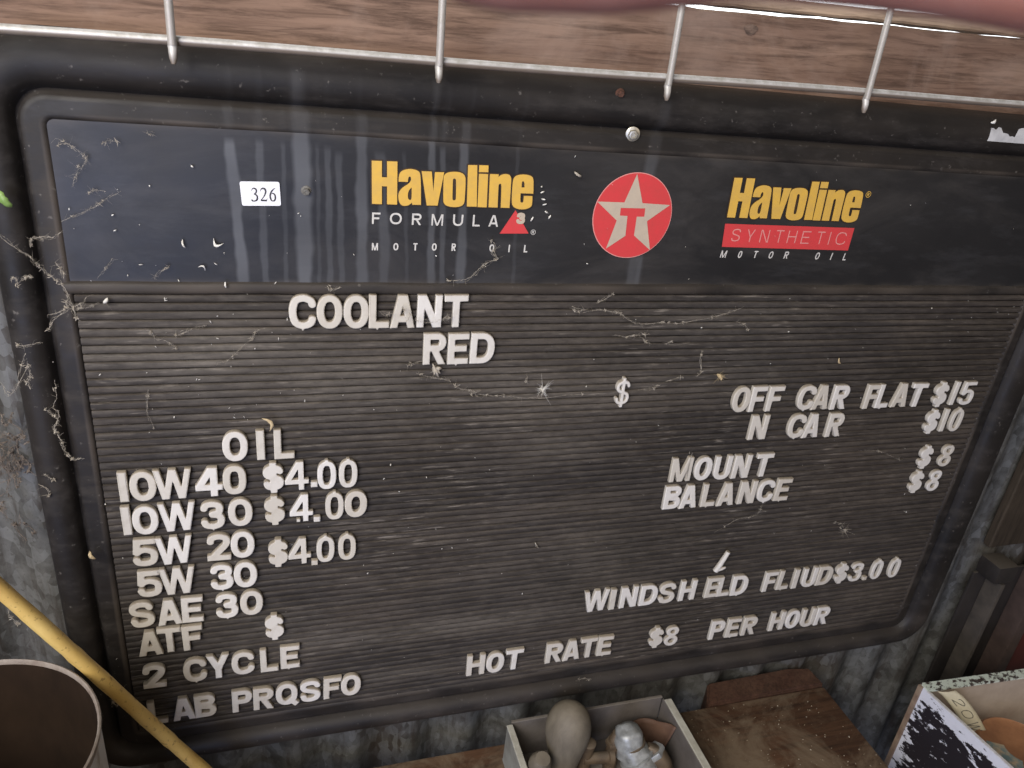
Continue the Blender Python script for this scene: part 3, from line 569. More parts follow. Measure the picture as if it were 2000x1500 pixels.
CHIPS=[(0.3816, 0.1008, 0.004), (0.3826, 0.0959, 0.004), (0.3849, 0.0896, 0.004), (0.3859, 0.0851, 0.004), (0.3887, 0.0783, 0.004), (0.3922, 0.0738, 0.004), (0.3759, 0.0719, 0.004)]
SPECKS=[(0.0949, 0.1046, 0.004), (0.0635, 0.0884, 0.004), (0.0354, 0.0649, 0.004), (0.0358, 0.0529, 0.004), (0.006, 0.0687, 0.004), (0.0203, 0.1768, 0.004), (0.0422, 0.1786, 0.004), (0.0759, 0.1829, 0.004), (0.8512, 0.1848, 0.004), (0.1796, 0.0052, 0.004), (0.0109, -0.0703, 0.004), (0.0084, -0.2608, 0.004), (0.0269, -0.1715, 0.004), (0.0006, -0.1993, 0.004), (0.2509, -0.1926, 0.004), (0.257, -0.177, 0.004), (0.2938, -0.1943, 0.004), (0.3154, -0.2867, 0.004), (0.3266, -0.2867, 0.004), (0.2903, 0.0365, 0.004), (0.4351, 0.0313, 0.004), (0.5723, -0.0352, 0.004), (0.6797, -0.0413, 0.004), (0.8628, -0.0153, 0.004), (0.9618, -0.0209, 0.004), (0.9804, -0.0236, 0.004), (0.9397, -0.3011, 0.004), (0.6678, -0.0785, 0.004), (0.4575, -0.068, 0.004), (0.4537, -0.0983, 0.004), (0.2669, -0.2092, 0.004), (0.2371, -0.3094, 0.004), (0.1962, -0.2119, 0.004), (0.0647, -0.1135, 0.004), (0.239, -0.1143, 0.004), (0.3865, -0.3293, 0.004), (0.4144, -0.3627, 0.004)]

# ---------------------------------------------------------------- setting: sky, shed wall, bench
sky_n = NT('bright_sky')
sky_n.p.inputs['Emission Color'].default_value = (0.93, 0.97, 1, 1)
sky_n.p.inputs['Emission Strength'].default_value = 3.0
sky_n.out((0.8, 0.85, 0.9), 1.0)
V = [W(-3, 0.1, -1.6), W(5, 0.1, -1.6), W(5, 2.6, -1.6), W(-3, 2.6, -1.6)]
tag(link('sky', mesh('sky', V, [(0, 1, 2, 3)]), sky_n.m), kind='structure')

# corrugated iron wall behind the board
wall_n = NT('galvanised_iron')
sp = wall_n.noise(26, (1, 1, 1), 6, 0.7)
st = wall_n.noise(5, (2.2, 2.2, 0.5), 6, 0.65)
c = wall_n.mix(wall_n.ramp(sp, [(0.35, 0.0), (0.65, 1.0)]), (0.058, 0.056, 0.050), (0.158, 0.155, 0.142))
c = wall_n.mix(wall_n.ramp(st, [(0.47, 0.0), (0.66, 0.85)]), c, (0.06, 0.046, 0.035))
c = wall_n.mix(wall_n.ramp(wall_n.noise(55, (1, 1, 1), 5, 0.7), [(0.62, 0.0), (0.72, 0.5)]), c, (0.23, 0.235, 0.225))
vo = wall_n.new('ShaderNodeTexVoronoi'); vo.inputs['Scale'].default_value = 120; wall_n.ln(wall_n.coords((1, 1, .6)), vo.inputs['Vector'])
vc = wall_n.new('ShaderNodeSeparateColor'); wall_n.ln(vo.outputs['Color'], vc.inputs[0])
c = wall_n.mix(wall_n.ramp(vc.outputs[0], [(.3, 0.0), (1.0, .45)]), c, (.25, .255, .245))     # zinc spangle
c = wall_n.mix(wall_n.ramp(wall_n.noise(1.0, (70, 70, 9), 6, .7), [(.52, 0.0), (.68, .7)]), c, (.05, .036, .026))   # rust runs
c = wall_n.mix(wall_n.ramp(wall_n.noise(210, (1, 1, 1), 5, .7), [(.58, 0.0), (.68, .6)]), c, (.045, .035, .028))
wall_n.bump(sp, 0.15, 0.001)
M_wall = wall_n.out(c, 0.55, 0.25, 0.4)
def wall_z(x): return -0.0715 + 0.0095 * math.cos(2 * math.pi * (x - 0.078) / 0.0767)
xs = np.arange(-0.62, 1.60, 0.0767 / 14)
ysw = np.linspace(-0.95, 0.20, 24)
V, F = [], []
for y in ysw:
    for x in xs: V.append(W(x, y, wall_z(x) + 0.0008 * math.sin(y * 17 + x * 5)))
for y in ysw:
    for x in xs: V.append(W(x, y, wall_z(x) - 0.0012 + 0.0008 * math.sin(y * 17 + x * 5)))
nx, ny = len(xs), len(ysw)
for j in range(ny - 1):
    for i in range(nx - 1):
        a = j * nx + i
        F.append((a, a + 1, a + nx + 1, a + nx)); o2 = nx * ny
        F.append((o2 + a, o2 + a + nx, o2 + a + nx + 1, o2 + a + 1))
tag(link('corrugated_wall', mesh('corrugated_wall', V, F, True), M_wall),
    'dull grey corrugated iron sheet wall with rust stains behind the black board', 'wall')

M_plank = mat_wood('grey_brown_plank', (0.125, 0.072, 0.050), (0.285, 0.187, 0.135), 0, 0.8, 0.3, cool=(0.36, 0.27, 0.22))
M_beam = mat_wood('pale_beam', (0.36, 0.25, 0.175), (0.56, 0.43, 0.32), 0, 0.8, 0.2)
M_block = mat_wood('red_brown_wood', (0.055, 0.027, 0.018), (0.11, 0.055, 0.036), 2, 1.0, 0.10)
M_bench = mat_wood('dusty_bench_wood', (0.060, 0.029, 0.017), (0.135, 0.068, 0.037), 0, 0.7, 0.85)

def rough_plank(name, x0, x1, y0, y1, z0, z1, mat, wob, seed, label, cat):
    """sawn board along x with uneven top and bottom edges"""
    r = np.random.default_rng(seed)
    n = 110
    X = np.linspace(x0, x1, n)
    def wav(a):
        k = np.zeros(n)
        for f, g in ((3, 1), (9, .6), (27, .45), (61, .4)): k += g * np.sin(X * f * 3 + r.uniform(0, 6))
        return a * k + r.normal(0, a * .35, n)
    top = y1 + wav(wob); bot = y0 + wav(wob); fr = z1 + wav(wob * .5)
    V, F = [], []
    for i, x in enumerate(X):
        ring = [(bot[i], z0), (bot[i], fr[i] - .002), (bot[i] + .002, fr[i]), ((bot[i] + top[i]) / 2, fr[i]), (top[i] - .002, fr[i]), (top[i], fr[i] - .002), (top[i], z0)]
        for y, z in ring: V.append(W(x, y, z))
    m = 7
    for i in range(n - 1):
        for k in range(m):
            k2 = (k + 1) % m
            F.append((i * m + k, i * m + k2, (i + 1) * m + k2, (i + 1) * m + k))
    F.append(tuple(range(m))[::-1]); F.append(tuple((n - 1) * m + k for k in range(m)))
    me = smooth_by_angle(mesh(name, V, F), 40)
    return tag(link(name, me, mat), label, cat)

# the plank rises a little towards its far end, as the board's upper edge does
pl = rough_plank('wooden_plank', -0.55, 1.55, 0.10, 0.2463, -0.065, -0.032, M_plank, 0.0006, 3,
            'weathered brown sawn plank with a knot behind the wire mesh', 'plank')
pl.rotation_euler = (0, math.radians(-1.2), 0)
bm_ = rough_plank('wooden_beam', -0.55, 1.6, 0.2497, 0.2618, -0.115, -0.055, M_beam, 0.0006, 5,
            'pale brown beam above the plank with bright sky over it', 'beam')
bm_.rotation_euler = (0, math.radians(-1.2), 0)
# knot on the plank
kn = mat_simple('knot_wood', (0.045, 0.028, 0.02), (0.20, 0.135, 0.10), 90, (1, 1, 2.2), 0.8)
V, F = [], [tuple(range(24))]
for k in range(24):
    a = 2 * math.pi * k / 24
    V.append(W(0.583 + 0.007 * math.cos(a) * (1 + .15 * math.sin(3 * a)), 0.2325 + 0.0045 * math.sin(a), -0.0308))
link('knot', mesh('knot', V, F), kn, pl)

be = box_mesh('wooden_bench', (-0.60, -0.675, -0.020), (0.938, -0.640, 0.55), 0.004, 2)
tag(link('wooden_bench', be, M_bench), 'dusty brown wooden bench top below the black board', 'bench')
bm2 = bmesh.new()
TP = [(.757, -.0590), (.90, -.0592), (.936, -.0560), (.9395, -.0215), (.7345, -.0212)]
va_ = [bm2.verts.new(W(x, -.6365, z)) for x, z in TP]; vb_ = [bm2.verts.new(W(x, -.72, z)) for x, z in TP]
bm2.faces.new(va_); bm2.faces.new(vb_[::-1])
for k in range(5): bm2.faces.new((va_[k], va_[(k + 1) % 5], vb_[(k + 1) % 5], vb_[k]))
bmesh.ops.bevel(bm2, geom=list(bm2.edges), offset=.003, segments=2, affect='EDGES')
bmesh.ops.recalc_face_normals(bm2, faces=bm2.faces)
bl = bpy.data.meshes.new('wood_block'); bm2.to_mesh(bl); bm2.free(); smooth_by_angle(bl, 40)
tag(link('wood_block', bl, M_block), 'red-brown wooden block wedged between the bench and the iron wall', 'block')

# ---------------------------------------------------------------- the board
board = thing('price_board', 'black plastic letter board with red star emblem and yellow lettering on its header', 'sign', W(0.5, -0.545, -0.02))
def board_part(name, me, mat, parent=None):
    o = link(name, me, mat)
    o.parent = parent or board
    if parent is None: o.matrix_parent_inverse = Matrix.Translation(board.location).inverted()
    return o

def stain_at(x, y):
    s = 0.0
    for x0, y0, x1, y1, w, k in STREAK:
        if y > y0 + .004 or y < min(y1, .0105) - .004: continue
        t = min(max((y0 - y) / (y0 - y1 + 1e-9), 0), 1)
        cx = x0 + (x1 - x0) * (t ** 0.8) + 0.00035 * math.sin(y * 110 + x0 * 90) + 0.00018 * math.sin(y * 390 + x0 * 30)
        ww = w * (0.42 + 0.05 * math.sin(y * 90 + x0 * 200) + 0.02 * math.sin(y * 310 + x0 * 77))
        if k > .55 and x0 > .17: ww *= 1 + 0.35 * math.exp(-((y - .082) / .012) ** 2)
        d = abs(x - cx) / ww
        if d < 1.3:
            e = 1.0 if d < .6 else max(0, (1.3 - d) / .7)
            edge = 1.0 + 0.18 * math.exp(-((d - .8) / .15) ** 2)
            tap = min(1, max(0, (y0 + .003 - y) / .006)) if y0 < .140 else 1
            s = max(s, k * tap * e * edge * (0.85 + 0.15 * math.sin(y * 70 + x0 * 40)))
    return s

def put_attr(me, name, vals):
    a = me.attributes.new(name, 'FLOAT', 'POINT')
    a.data.foreach_set('value', np.array(vals, dtype=np.float32))

# header: a flat sheet with the stains of rain that ran down it
X = np.concatenate([np.arange(-0.006, 0.47, 0.0008), np.arange(0.47, 1.007, 0.0022)])
Y = np.linspace(0.0085, 0.1375, 84)
V, F, sa, da = [], [], [], []
for y in Y:
    for x in X:
        V.append(W(x, y, 0.0015 + 0.0003 * math.sin(x * 21) * math.sin(y * 40)))
        sa.append(stain_at(x, y))
        da.append(max(0.0, 0.55 * math.exp(-abs(y - .134) / .0022) + 0.5 * math.exp(-abs(y - .0105) / .0018)
                  + 0.6 * math.exp(-abs(x + .004) / .004)) * (0.6 + 0.4 * math.sin(x * 95 + 2 * math.sin(x * 33))))
nx, ny = len(X), len(Y)
for j in range(ny - 1):
    for i in range(nx - 1):
        a = j * nx + i; F.append((a, a + 1, a + nx + 1, a + nx))
me = mesh('header_panel', V, F, True)
put_attr(me, 'stain', sa); put_attr(me, 'dirt', np.clip(da, 0, 1))
header = board_part('header_panel', me, M_plastic)

# grooved letter field
PITCH = 0.0074
prof = []
yy = 0.0
nrib = 66
for r in range(nrib):
    y0 = -r * PITCH * (0.4945 / (nrib * PITCH))
    p = 0.4945 / nrib
    prof += [(y0, -.0030), (y0 - .09 * p, -.0032), (y0 - .12 * p, .0009), (y0 - .22 * p, .0018), (y0 - .5 * p, .0023), (y0 - .8 * p, .0021), (y0 - .93 * p, .0014), (y0 - .985 * p, -.001)]
prof.append((-.4945, -.0034))
X = np.linspace(0.0, 1.0, 120)
r2 = np.random.default_rng(11)
V, F = [], []
for k, (y, z) in enumerate(prof):
    w1, w2 = r2.uniform(0, 6), r2.uniform(0, 6)
    for x in X:
        endf = 1 - math.exp(-((x - .0) / .006) ** 2) if x < .03 else 1
        zz = z if z > 0 else z * max(endf, .25) + (0 if endf > .5 else .0)
        wob = 0.00018 * math.sin(x * 46 + w1) + 0.00012 * math.sin(x * 131 + w2) if z > 0 else 0
        V.append(W(x, y + wob * .5, zz + wob))
nx = len(X)
for k in range(len(prof) - 1):
    for i in range(nx - 1):
        a = k * nx + i; F.append((a, a + nx, a + nx + 1, a + 1))
me = smooth_by_angle(mesh('letter_panel', V, F), 38)
BL = [(.10, -.05, .10, .035, .9), (.22, -.09, .12, .04, .6), (.42, -.10, .12, .04, .55), (.55, -.03, .14, .02, .6), (.50, -.33, .10, .05, .45), (.33, -.40, .16, .012, .8), (.28, -.462, .05, .006, .9), (.62, -.09, .10, .03, .4), (.43, -.17, .05, .02, .5), (.14, -.38, .06, .03, .3)]
put_attr(me, 'dirt', [min(1, sum(k * math.exp(-((v.co.x - a) / w) ** 2 - ((v.co.z - b) / h) ** 2) for a, b, w, h, k in BL)) for v in me.vertices])
board_part('letter_panel', me, M_panel)

# ledge between header and letter field
prof = [(0.0002, -.003), (0.0004, .0026), (0.0016, .0042), (0.004, .0048), (0.008, .0046), (0.0098, .0036), (0.0108, .0012)]
X = np.linspace(-0.006, 1.006, 260)
V, F, da, sa = [], [], [], []
for k, (y, z) in enumerate(prof):
    for x in X:
        V.append(W(x, y + .0002 * math.sin(x * 60), z + .0002 * math.sin(x * 37)))
        g = 0.55 + 0.25 * math.sin(x * 18) + 0.2 * math.sin(x * 71 + 1)
        da.append(min(1, max(0, g)) * (1.0 if z > .0038 else .45)); sa.append(0.0)
nx = len(X)
for k in range(len(prof) - 1):
    for i in range(nx - 1):
        a = k * nx + i; F.append((a, a + 1, a + nx + 1, a + nx))
me = mesh('divider_ledge', V, F, True); put_attr(me, 'dirt', da)
board_part('divider_ledge', me, M_frame)

# moulded frame: profile swept round the field
FP = [(-.0015, .0), (-.0005, .0018), (.0012, .0028), (.0028, .0030), (.0045, .0028), (.012, .0027), (.0150, .0024), (.0166, .0008), (.0180, -.0030), (.0198, -.0046), (.0212, -.002),
      (.0222, .0025), (.0250, .0062), (.0290, .0088), (.0335, .0098), (.0380, .0094), (.0425, .0074), (.0462, .0030), (.0488, -.004), (.050, -.014), (.050, -.032), (.047, -.034)]
KL, KR, KT, KB = 1.03, 1.52, 1.32, 1.0
def frame_loop(d, z):
    ext = lambda k: d if d < .02 else .02 + (d - .02) * k
    x0, x1, y0, y1 = -.002 - ext(KL), 1.0 + ext(KR), -.4945 - ext(KB), .134 + ext(KT)
    r = max(.004, .006 + d * .85)
    pts = []
    def corner(cx, cy, a0):
        for k in range(9):
            a = math.radians(a0 + 90 * k / 8); pts.append((cx + r * math.cos(a), cy + r * math.sin(a)))
    def line(ax, ay, bx, by, n):
        for k in range(1, n): pts.append((ax + (bx - ax) * k / n, ay + (by - ay) * k / n))
    corner(x1 - r, y1 - r, 0); line(x1 - r, y1, x0 + r, y1, 420)
    corner(x0 + r, y1 - r, 90); line(x0, y1 - r, x0, y0 + r, 60)
    corner(x0 + r, y0 + r, 180); line(x0 + r, y0, x1 - r, y0, 80)
    corner(x1 - r, y0 + r, 270); line(x1, y0 + r, x1, y1 - r, 60)
    return [(x, y, z) for x, y in pts]
V, F, sa, da = [], [], [], []
for d, z in FP:
    for x, y, zz in frame_loop(d, z):
        V.append(W(x, y, zz + .0004 * math.sin(x * 13 + y * 19)))
        s = 0.0
        if y > .13: s = 0.6 * max(0, stain_at(x, .125)) * (1.0 if y < .152 else 0.55 * (1 + math.sin(x * 300))) * (0.0 if y > .178 else 1)
        sa.append(s)
        g = 0.5 + 0.3 * math.sin(x * 40 + y * 31) + 0.2 * math.sin(x * 111 + y * 77)
        dd = g * (0.9 if -.001 < d < .0045 else 0.12)
        if y < -.49: dd = max(dd, g * .38)
        if x < 0.0 and y < .09 and y > -.05 and d < .006: dd = min(1, dd + .3)
        da.append(min(1, max(0, dd)))
n = len(frame_loop(.01, 0))
for k in range(len(FP) - 1):
    for i in range(n):
        i2 = (i + 1) % n
        F.append((k * n + i, (k + 1) * n + i, (k + 1) * n + i2, k * n + i2))
me = mesh('board_frame', V, F)
bmx = bmesh.new(); bmx.from_mesh(me); bmesh.ops.recalc_face_normals(bmx, faces=bmx.faces); bmx.to_mesh(me); bmx.free()
me = smooth_by_angle(me, 60)
put_attr(me, 'stain', sa); put_attr(me, 'dirt', da)
board_part('board_frame', me, M_frame)
board_part('backing_sheet', box_mesh('backing_sheet', (-.045, -.54, -.030), (1.06, .19, -.024), .001, 1), M_plastic)

# printing on the header
ZP = 0.0022
def grow(lp, d):
    """push an outline outwards by d"""
    P = np.array(lp); n = len(P)
    A = 0.5 * sum(P[i - 1][0] * P[i][1] - P[i][0] * P[i - 1][1] for i in range(n))
    s = 1 if A > 0 else -1
    out = []
    for i in range(n):
        a, b, c = P[i - 1], P[i], P[(i + 1) % n]
        e1 = b - a; e2 = c - b
        n1 = np.array([e1[1], -e1[0]]) / (np.hypot(*e1) + 1e-12); n2 = np.array([e2[1], -e2[0]]) / (np.hypot(*e2) + 1e-12)
        m = n1 + n2; L = np.hypot(*m)
        m = m / L if L > .3 else n1
        out.append(tuple(b + s * m * d / max(.5, (1 + n1 @ n2) / 2) ** .5))
    return out
def brand(data, zs):
    lo, so = [], []
    for o, hs in data:
        c = curve_outline(o); lo.append(c); so.append(grow(c, .0009))
        for h in hs: lo.append(curve_outline(h))
    # dark keyline first: one flat piece per letter so that neighbours may touch
    ms = []
    bmj = bmesh.new()
    for q, l in enumerate(so):
        m = loops_mesh('k', [l])
        for v in m.vertices: v.co.y -= ZP + .00005 * q
        bmj.from_mesh(m); bpy.data.meshes.remove(m)
    m = bpy.data.meshes.new('lettering_outline'); bmj.to_mesh(m); bmj.free()
    key = link('lettering_outline', m, M_brown_edge)
    o = print_part('brand_lettering', lo, M_yellow, None, ZP + .0009)
    key.parent = o
    o.parent = board
    o.matrix_parent_inverse = Matrix.Translation(board.location).inverted()
    return o
def printed(name, loops, mat, z, parent=None):
    o = print_part(name, loops, mat, None, z)
    o.parent = parent or board
    if parent is None: o.matrix_parent_inverse = Matrix.Translation(board.location).inverted()
    return o
brand(HAV1, 0); brand(HAV2, 0)
printed('tagline_lettering', text_loops(FORMULA, .0016), M_whiteprint, ZP)
tri = printed('red_triangle', [[p[:2] for p in TRI]], M_redprint, ZP)
printed('numeral', text_loops([(c, x, y, w * .95, h) for c, x, y, w, h in THREE], .0031), M_cream, ZP + .0004, tri)
for part in (OIL1[:5], OIL1[5:]): printed('caption_lettering', text_loops(part, .00125), M_whiteprint, ZP)
for part in (OIL2[:5], OIL2[5:]): printed('caption_lettering', text_loops(part, .00125, .12), M_whiteprint, ZP)
bar = printed('red_bar', [[p[:2] for p in BAR]], M_redprint, ZP)
printed('word_lettering', text_loops(SYN, .00115), M_pink, ZP + .0004, bar)
for (c, x, y, w, h), mt in ((REG1[0], M_whiteprint), (REG2[0], M_yellow)):
    r = .0024 if h < .006 else .0032
    printed('registered_mark', [ell(x, y, r, r), ell(x, y, r * .82, r * .82)] + text_loops([('R', x, y, r * .8, r * 1.05)], r * .2), mt, ZP)
CX, CY, CR = 0.4745, 0.0772, 0.0402
rim = printed('round_emblem', [ell(CX, CY, CR, CR, n=96)], M_pink, ZP)
printed('red_disc', [ell(CX, CY, CR - .0008, CR - .0008, n=96)], M_redprint, ZP + .0003, rim)
printed('star', [[p[:2] for p in STAR]], M_cream, ZP + .0006, rim)
# hardware of the board
def hexbolt(loc, r, name, mat, tilt):
    o = link(name, lathe_mesh(name, [(r * 1.6, 0), (r * 1.6, .0007), (r * 1.45, .0010), (.0003, .0010)], 24, axis=W(tilt, -.12, 1)), mat)
    o.location = loc
    o.parent = board; o.matrix_parent_inverse = Matrix.Translation(board.location).inverted()
    h = link('bolt_head', lathe_mesh('bolt_head', [(r * 1.12, .0009), (r * 1.12, .0036), (r * 1.0, .0043), (r * .62, .0045), (r * .5, .0039), (.0002, .0039)], 6, axis=W(tilt, -.12, 1)), mat)
    h.parent = o
hexbolt(W(.4605, .1505, .0035), .0040, 'bolt', M_bolt, -.25)
hexbolt(W(.180, .0888, .0012), .0026, 'screw', mat_simple('dusty_screw', (.17, .165, .15), (.09, .08, .07), 300, rough=.8), 0)
hexbolt(W(.4405, .1835, .0075), .0026, 'screw', M_rust, 0)

# ---------------------------------------------------------------- loose letters on the board
WID = dict(C=.74, O=.705, L=.58, A=.715, N=.72, T=.705, R=.69, E=.635, D=.75, F=.62, M=.86, U=.70, B=.68, W=1.02, S=.70, H=.70, P=.66, Y=.72, Q=.74, I=.25)
NUMW = {'2': .64, '3': .64, '4': .70, '5': .66, '8': .60, '0': .565, '.': .2, '$': .60}
WORD = {'2': 'two', '3': 'three', '4': 'four', '5': 'five', '8': 'eight', '0': 'zero', '1': 'one'}
ORD = ['first', 'second', 'third', 'fourth', 'fifth', 'sixth', 'seventh', 'eighth', 'ninth', 'tenth']
SPLIT = {'COOLANT': ['COOLANT'], 'RED': ['RED'], 'lone dollar': ['$'], 'OFF CAR FLAT': ['OFF', 'CAR', 'FLAT', '$15'], 'N CAR': ['N', 'CAR', '$10'], 'MOUNT': ['MOUNT', '$8'],
         'BALANCE': ['BALANCE', '$8'], 'WINDSH ELD FLIUD': ['WINDSH', 'ELD', 'FLIUD', '$3.00'], 'HOT RATE': ['HOT', 'RATE', '$8', 'PER', 'HOUR'], 'OIL': ['OIL'],
         '10W40': ['10W40', '$4.00'], '10W30': ['10W30', '$4.00'], '5W 20': ['5W', '20', '$4.00'], '5W 30': ['5W', '30'], 'SAE 30': ['SAE', '30'], 'ATF': ['ATF', '$'],
         '2 CYCLE': ['2', 'CYCLE'], 'LAB PRQSFO': ['LAB', 'PRQSFO']}
LM = {}
def letter_mesh(ch, w, t, nub):
    k = (ch, round(w, 3), round(t, 3), nub)
    if k not in LM:
        loops = [[((p[0] - w / 2), (p[1] - .5)) for p in l] for l in glyph_loops(ch, w, t, nub)]
        H_ = .0318
        loops = [[(x * H_, y * H_) for x, y in l] for l in loops]
        bv = .0011 if t > .2 else .0009
        me = loops_mesh('board_letter', loops, extrude=.0016, bevel=bv, offset=-bv, res=2)
        LM[k] = smooth_by_angle(me, 55)
        me.materials.append(M_letter)
    return LM[k]
for line, chars in LETTERS:
    words_ = SPLIT[line]
    flat = [(wd, i) for wd in words_ for i in range(len(wd))]
    digits_seen_dollar = False
    for (ch, x, y), (wd, i) in zip(chars, flat):
        price = wd.startswith('$')
        shown = wd[i]
        if ch in NUMW:
            thin = (price and ch != '$') 
            t = .165 if thin else .212
            if ch == '$': t = .12 if line == 'lone dollar' else .2
            if ch == '.': t = .2
            w = NUMW[ch] * (1.0 if thin or ch in '.$' else 1.08)
            if ch == '0' and not thin: w, t = .66, .212
        else:
            w = WID.get(ch, .25); t = .210
            if price and ch in 'O1': t = .22 if ch == 'O' else .2
            if ch == '1' : w = .245 if not price else .2; t = w
        if ch == 'I': w = t = .235
        nub = 0
        if ch in 'CLED34' and t > .2 and random.random() < .6: nub = 1
        if ch == '0' and t < .2: nub = 2
        o = link('board_letter', letter_mesh(ch, w, t, nub))
        h = .0318
        yy = y
        o.location = W(x, yy, .0046)
        o.rotation_euler = (random.uniform(-.012, .012), random.uniform(-.018, .018), random.uniform(-.02, .02))
        if ch == '$': o.scale = (.8 if line == 'lone dollar' else 1.0, 1.2, 1.06)
        kind = 'dollar sign' if shown == '$' else 'full stop' if shown == '.' else ('numeral ' + WORD[shown] if shown in WORD else 'letter ' + shown)
        if line == 'lone dollar':
            lab = 'single thin plastic dollar sign standing alone in the middle of the grooved field'
        elif len(wd) == 1:
            lab = f'white plastic {kind} standing alone in the {line} line of the board'
        else:
            lab = f'white plastic {kind}, {ORD[i]} in {wd} of the {line} line'
        tag(o, lab, 'letter', 'loose plastic letters on the board')
# a broken stroke that has slipped out of place above ELD
V, F = [], []
x, y, z = SPOTS['fallen']
tube_into(V, F, [W(x - .005, y - .0155, .006), W(x - .002, y - .004, .008), W(x + .004, y + .015, .009)], [.0036, .0034, .0030], 10)
tube_into(V, F, [W(x - .003, y - .013, .007), W(x + .002, y - .011, .0085), W(x + .0055, y - .0085, .010)], [.0030, .0024, .0010], 8)
tag(link('board_letter', smooth_by_angle(mesh('fallen_letter', V, F), 50), M_letter), 'crooked slipped plastic stroke hanging above ELD on the board', 'letter', 'loose plastic letters on the board')
x, y, z = SPOTS['stray']
tag(link('board_letter', letter_mesh('.', .2, .2, 0), None, None, W(x, y, .004)), 'tiny pinkish plastic dot under the numeral four of the 10W30 line', 'letter', 'loose plastic letters on the board').scale = (.55, .8, .55)

# ---------------------------------------------------------------- stickers on the board
n0 = thing('lot_sticker', 'small white paper sticker numbered 326 on the dark header', 'sticker', W(.1445, .085, .0025))
def on(o, parent):
    o.parent = parent; o.matrix_parent_inverse = Matrix.Translation(parent.location).inverted(); return o
def round_poly(pts, r, n=5):
    out = []
    m = len(pts)
    for i in range(m):
        a, b, c = (np.array(pts[i - 1][:2]), np.array(pts[i][:2]), np.array(pts[(i + 1) % m][:2]))
        p = b + (a - b) / np.hypot(*(a - b)) * r; q = b + (c - b) / np.hypot(*(c - b)) * r
        for k in range(n + 1):
            t = k / n; out.append(tuple((1 - t) ** 2 * p + 2 * t * (1 - t) * b + t * t * q))
    return out
me = loops_mesh('sticker_paper', [round_poly(STICKER, .0018)], extrude=.00012)
for v in me.vertices: v.co.y -= .0025
on(link('sticker_paper', me, M_paper), n0)
# serif numerals: strokes of changing width
def brush(pts, n=8):
    P = catmull(pts, n); Lf, Rt = [], []
    for i, p in enumerate(P):
        d = P[min(i + 1, len(P) - 1)][:2] - P[max(i - 1, 0)][:2]; d = d / (np.hypot(*d) + 1e-9)
        nrm = np.array([-d[1], d[0]])
        Lf.append(tuple(p[:2] + nrm * p[2])); Rt.append(tuple(p[:2] - nrm * p[2]))
    return Lf + Rt[::-1]
NUMERAL = {'3': [[(.08, .80, .02), (.22, .95, .04), (.45, .99, .055), (.66, .90, .085), (.70, .76, .09), (.58, .63, .06), (.36, .545, .02)],
                 [(.36, .545, .02), (.62, .50, .06), (.78, .36, .10), (.76, .18, .10), (.58, .05, .06), (.32, .015, .045), (.14, .06, .075), (.06, .13, .05)]],
           '2': [[(.04, .74, .015), (.16, .92, .05), (.40, .99, .06), (.64, .90, .10), (.70, .72, .10), (.58, .50, .07), (.32, .24, .04), (.08, .08, .03)],
                 [(.06, .06, .06), (.45, .06, .065), (.74, .06, .065), (.80, .10, .04), (.86, .24, .01)]],
           '6': [[(.80, 1.0, .015), (.58, .93, .04), (.32, .74, .08), (.16, .50, .105), (.15, .28, .105), (.27, .08, .075), (.45, .015, .04), (.64, .06, .075), (.76, .22, .10), (.75, .42, .095), (.62, .56, .065), (.45, .60, .04), (.30, .54, .02)]]}
lp = []
hN = .0104
zoff = .0028
for k, (c, x, y) in enumerate(NUM):
    for q, st_ in enumerate(NUMERAL[c]):
        l = [(x + (p[0] - .45) * hN * .60, y + (p[1] - .5) * hN) for p in brush([(a, b, c_) for a, b, c_ in st_])]
        m = loops_mesh('n', [l])
        for v in m.vertices: v.co.y -= zoff + q * .00006
        lp.append(m)
bmj = bmesh.new()
for m in lp: bmj.from_mesh(m); bpy.data.meshes.remove(m)
m = bpy.data.meshes.new('number_print'); bmj.to_mesh(m); bmj.free()
on(link('number_print', m, M_ink), n0)
# torn white sticker on the frame's upper corner
r4 = np.random.default_rng(4)
px = [(.8480, .1685), (.8500, .1835)]
lx = np.linspace(.8515, .935, 26)
up_ = [(x, .1835 - .0045 * abs(math.sin(x * 130)) * r4.uniform(.3, 1) - (.006 if .868 < x < .885 else 0)) for x in lx]
top = up_ + [(.936, .168)] + [(.8480, .1680)]
V, F = [], []
def frame_z(y):   # face of the roll along the top
    ds = y - .134
    dd = ds if ds < .02 else .02 + (ds - .02) / KT
    for (d0, z0), (d1, z1) in zip(FP[:-1], FP[1:]):
        if d0 <= dd <= d1 and d1 > d0: return z0 + (z1 - z0) * (dd - d0) / (d1 - d0)
    return 0
tops = [(x, y) for x, y in up_]
N_ = 6
for x, y in tops:
    for k in range(N_ + 1):
        yk = .168 + (y - .168) * k / N_
        V.append(W(x, yk, frame_z(yk) + .0008))
for i in range(len(tops) - 1):
    for k in range(N_):
        a = i * (N_ + 1) + k; F.append((a, a + N_ + 1, a + N_ + 2, a + 1))
tag(link('torn_sticker', mesh('torn_sticker', V, F, True), mat_simple('worn_sticker', (0.62, 0.62, 0.62), (0.40, 0.40, 0.41), 60, rough=.6)),
    'torn pale grey sticker with ragged top on the upper roll of the frame', 'sticker')

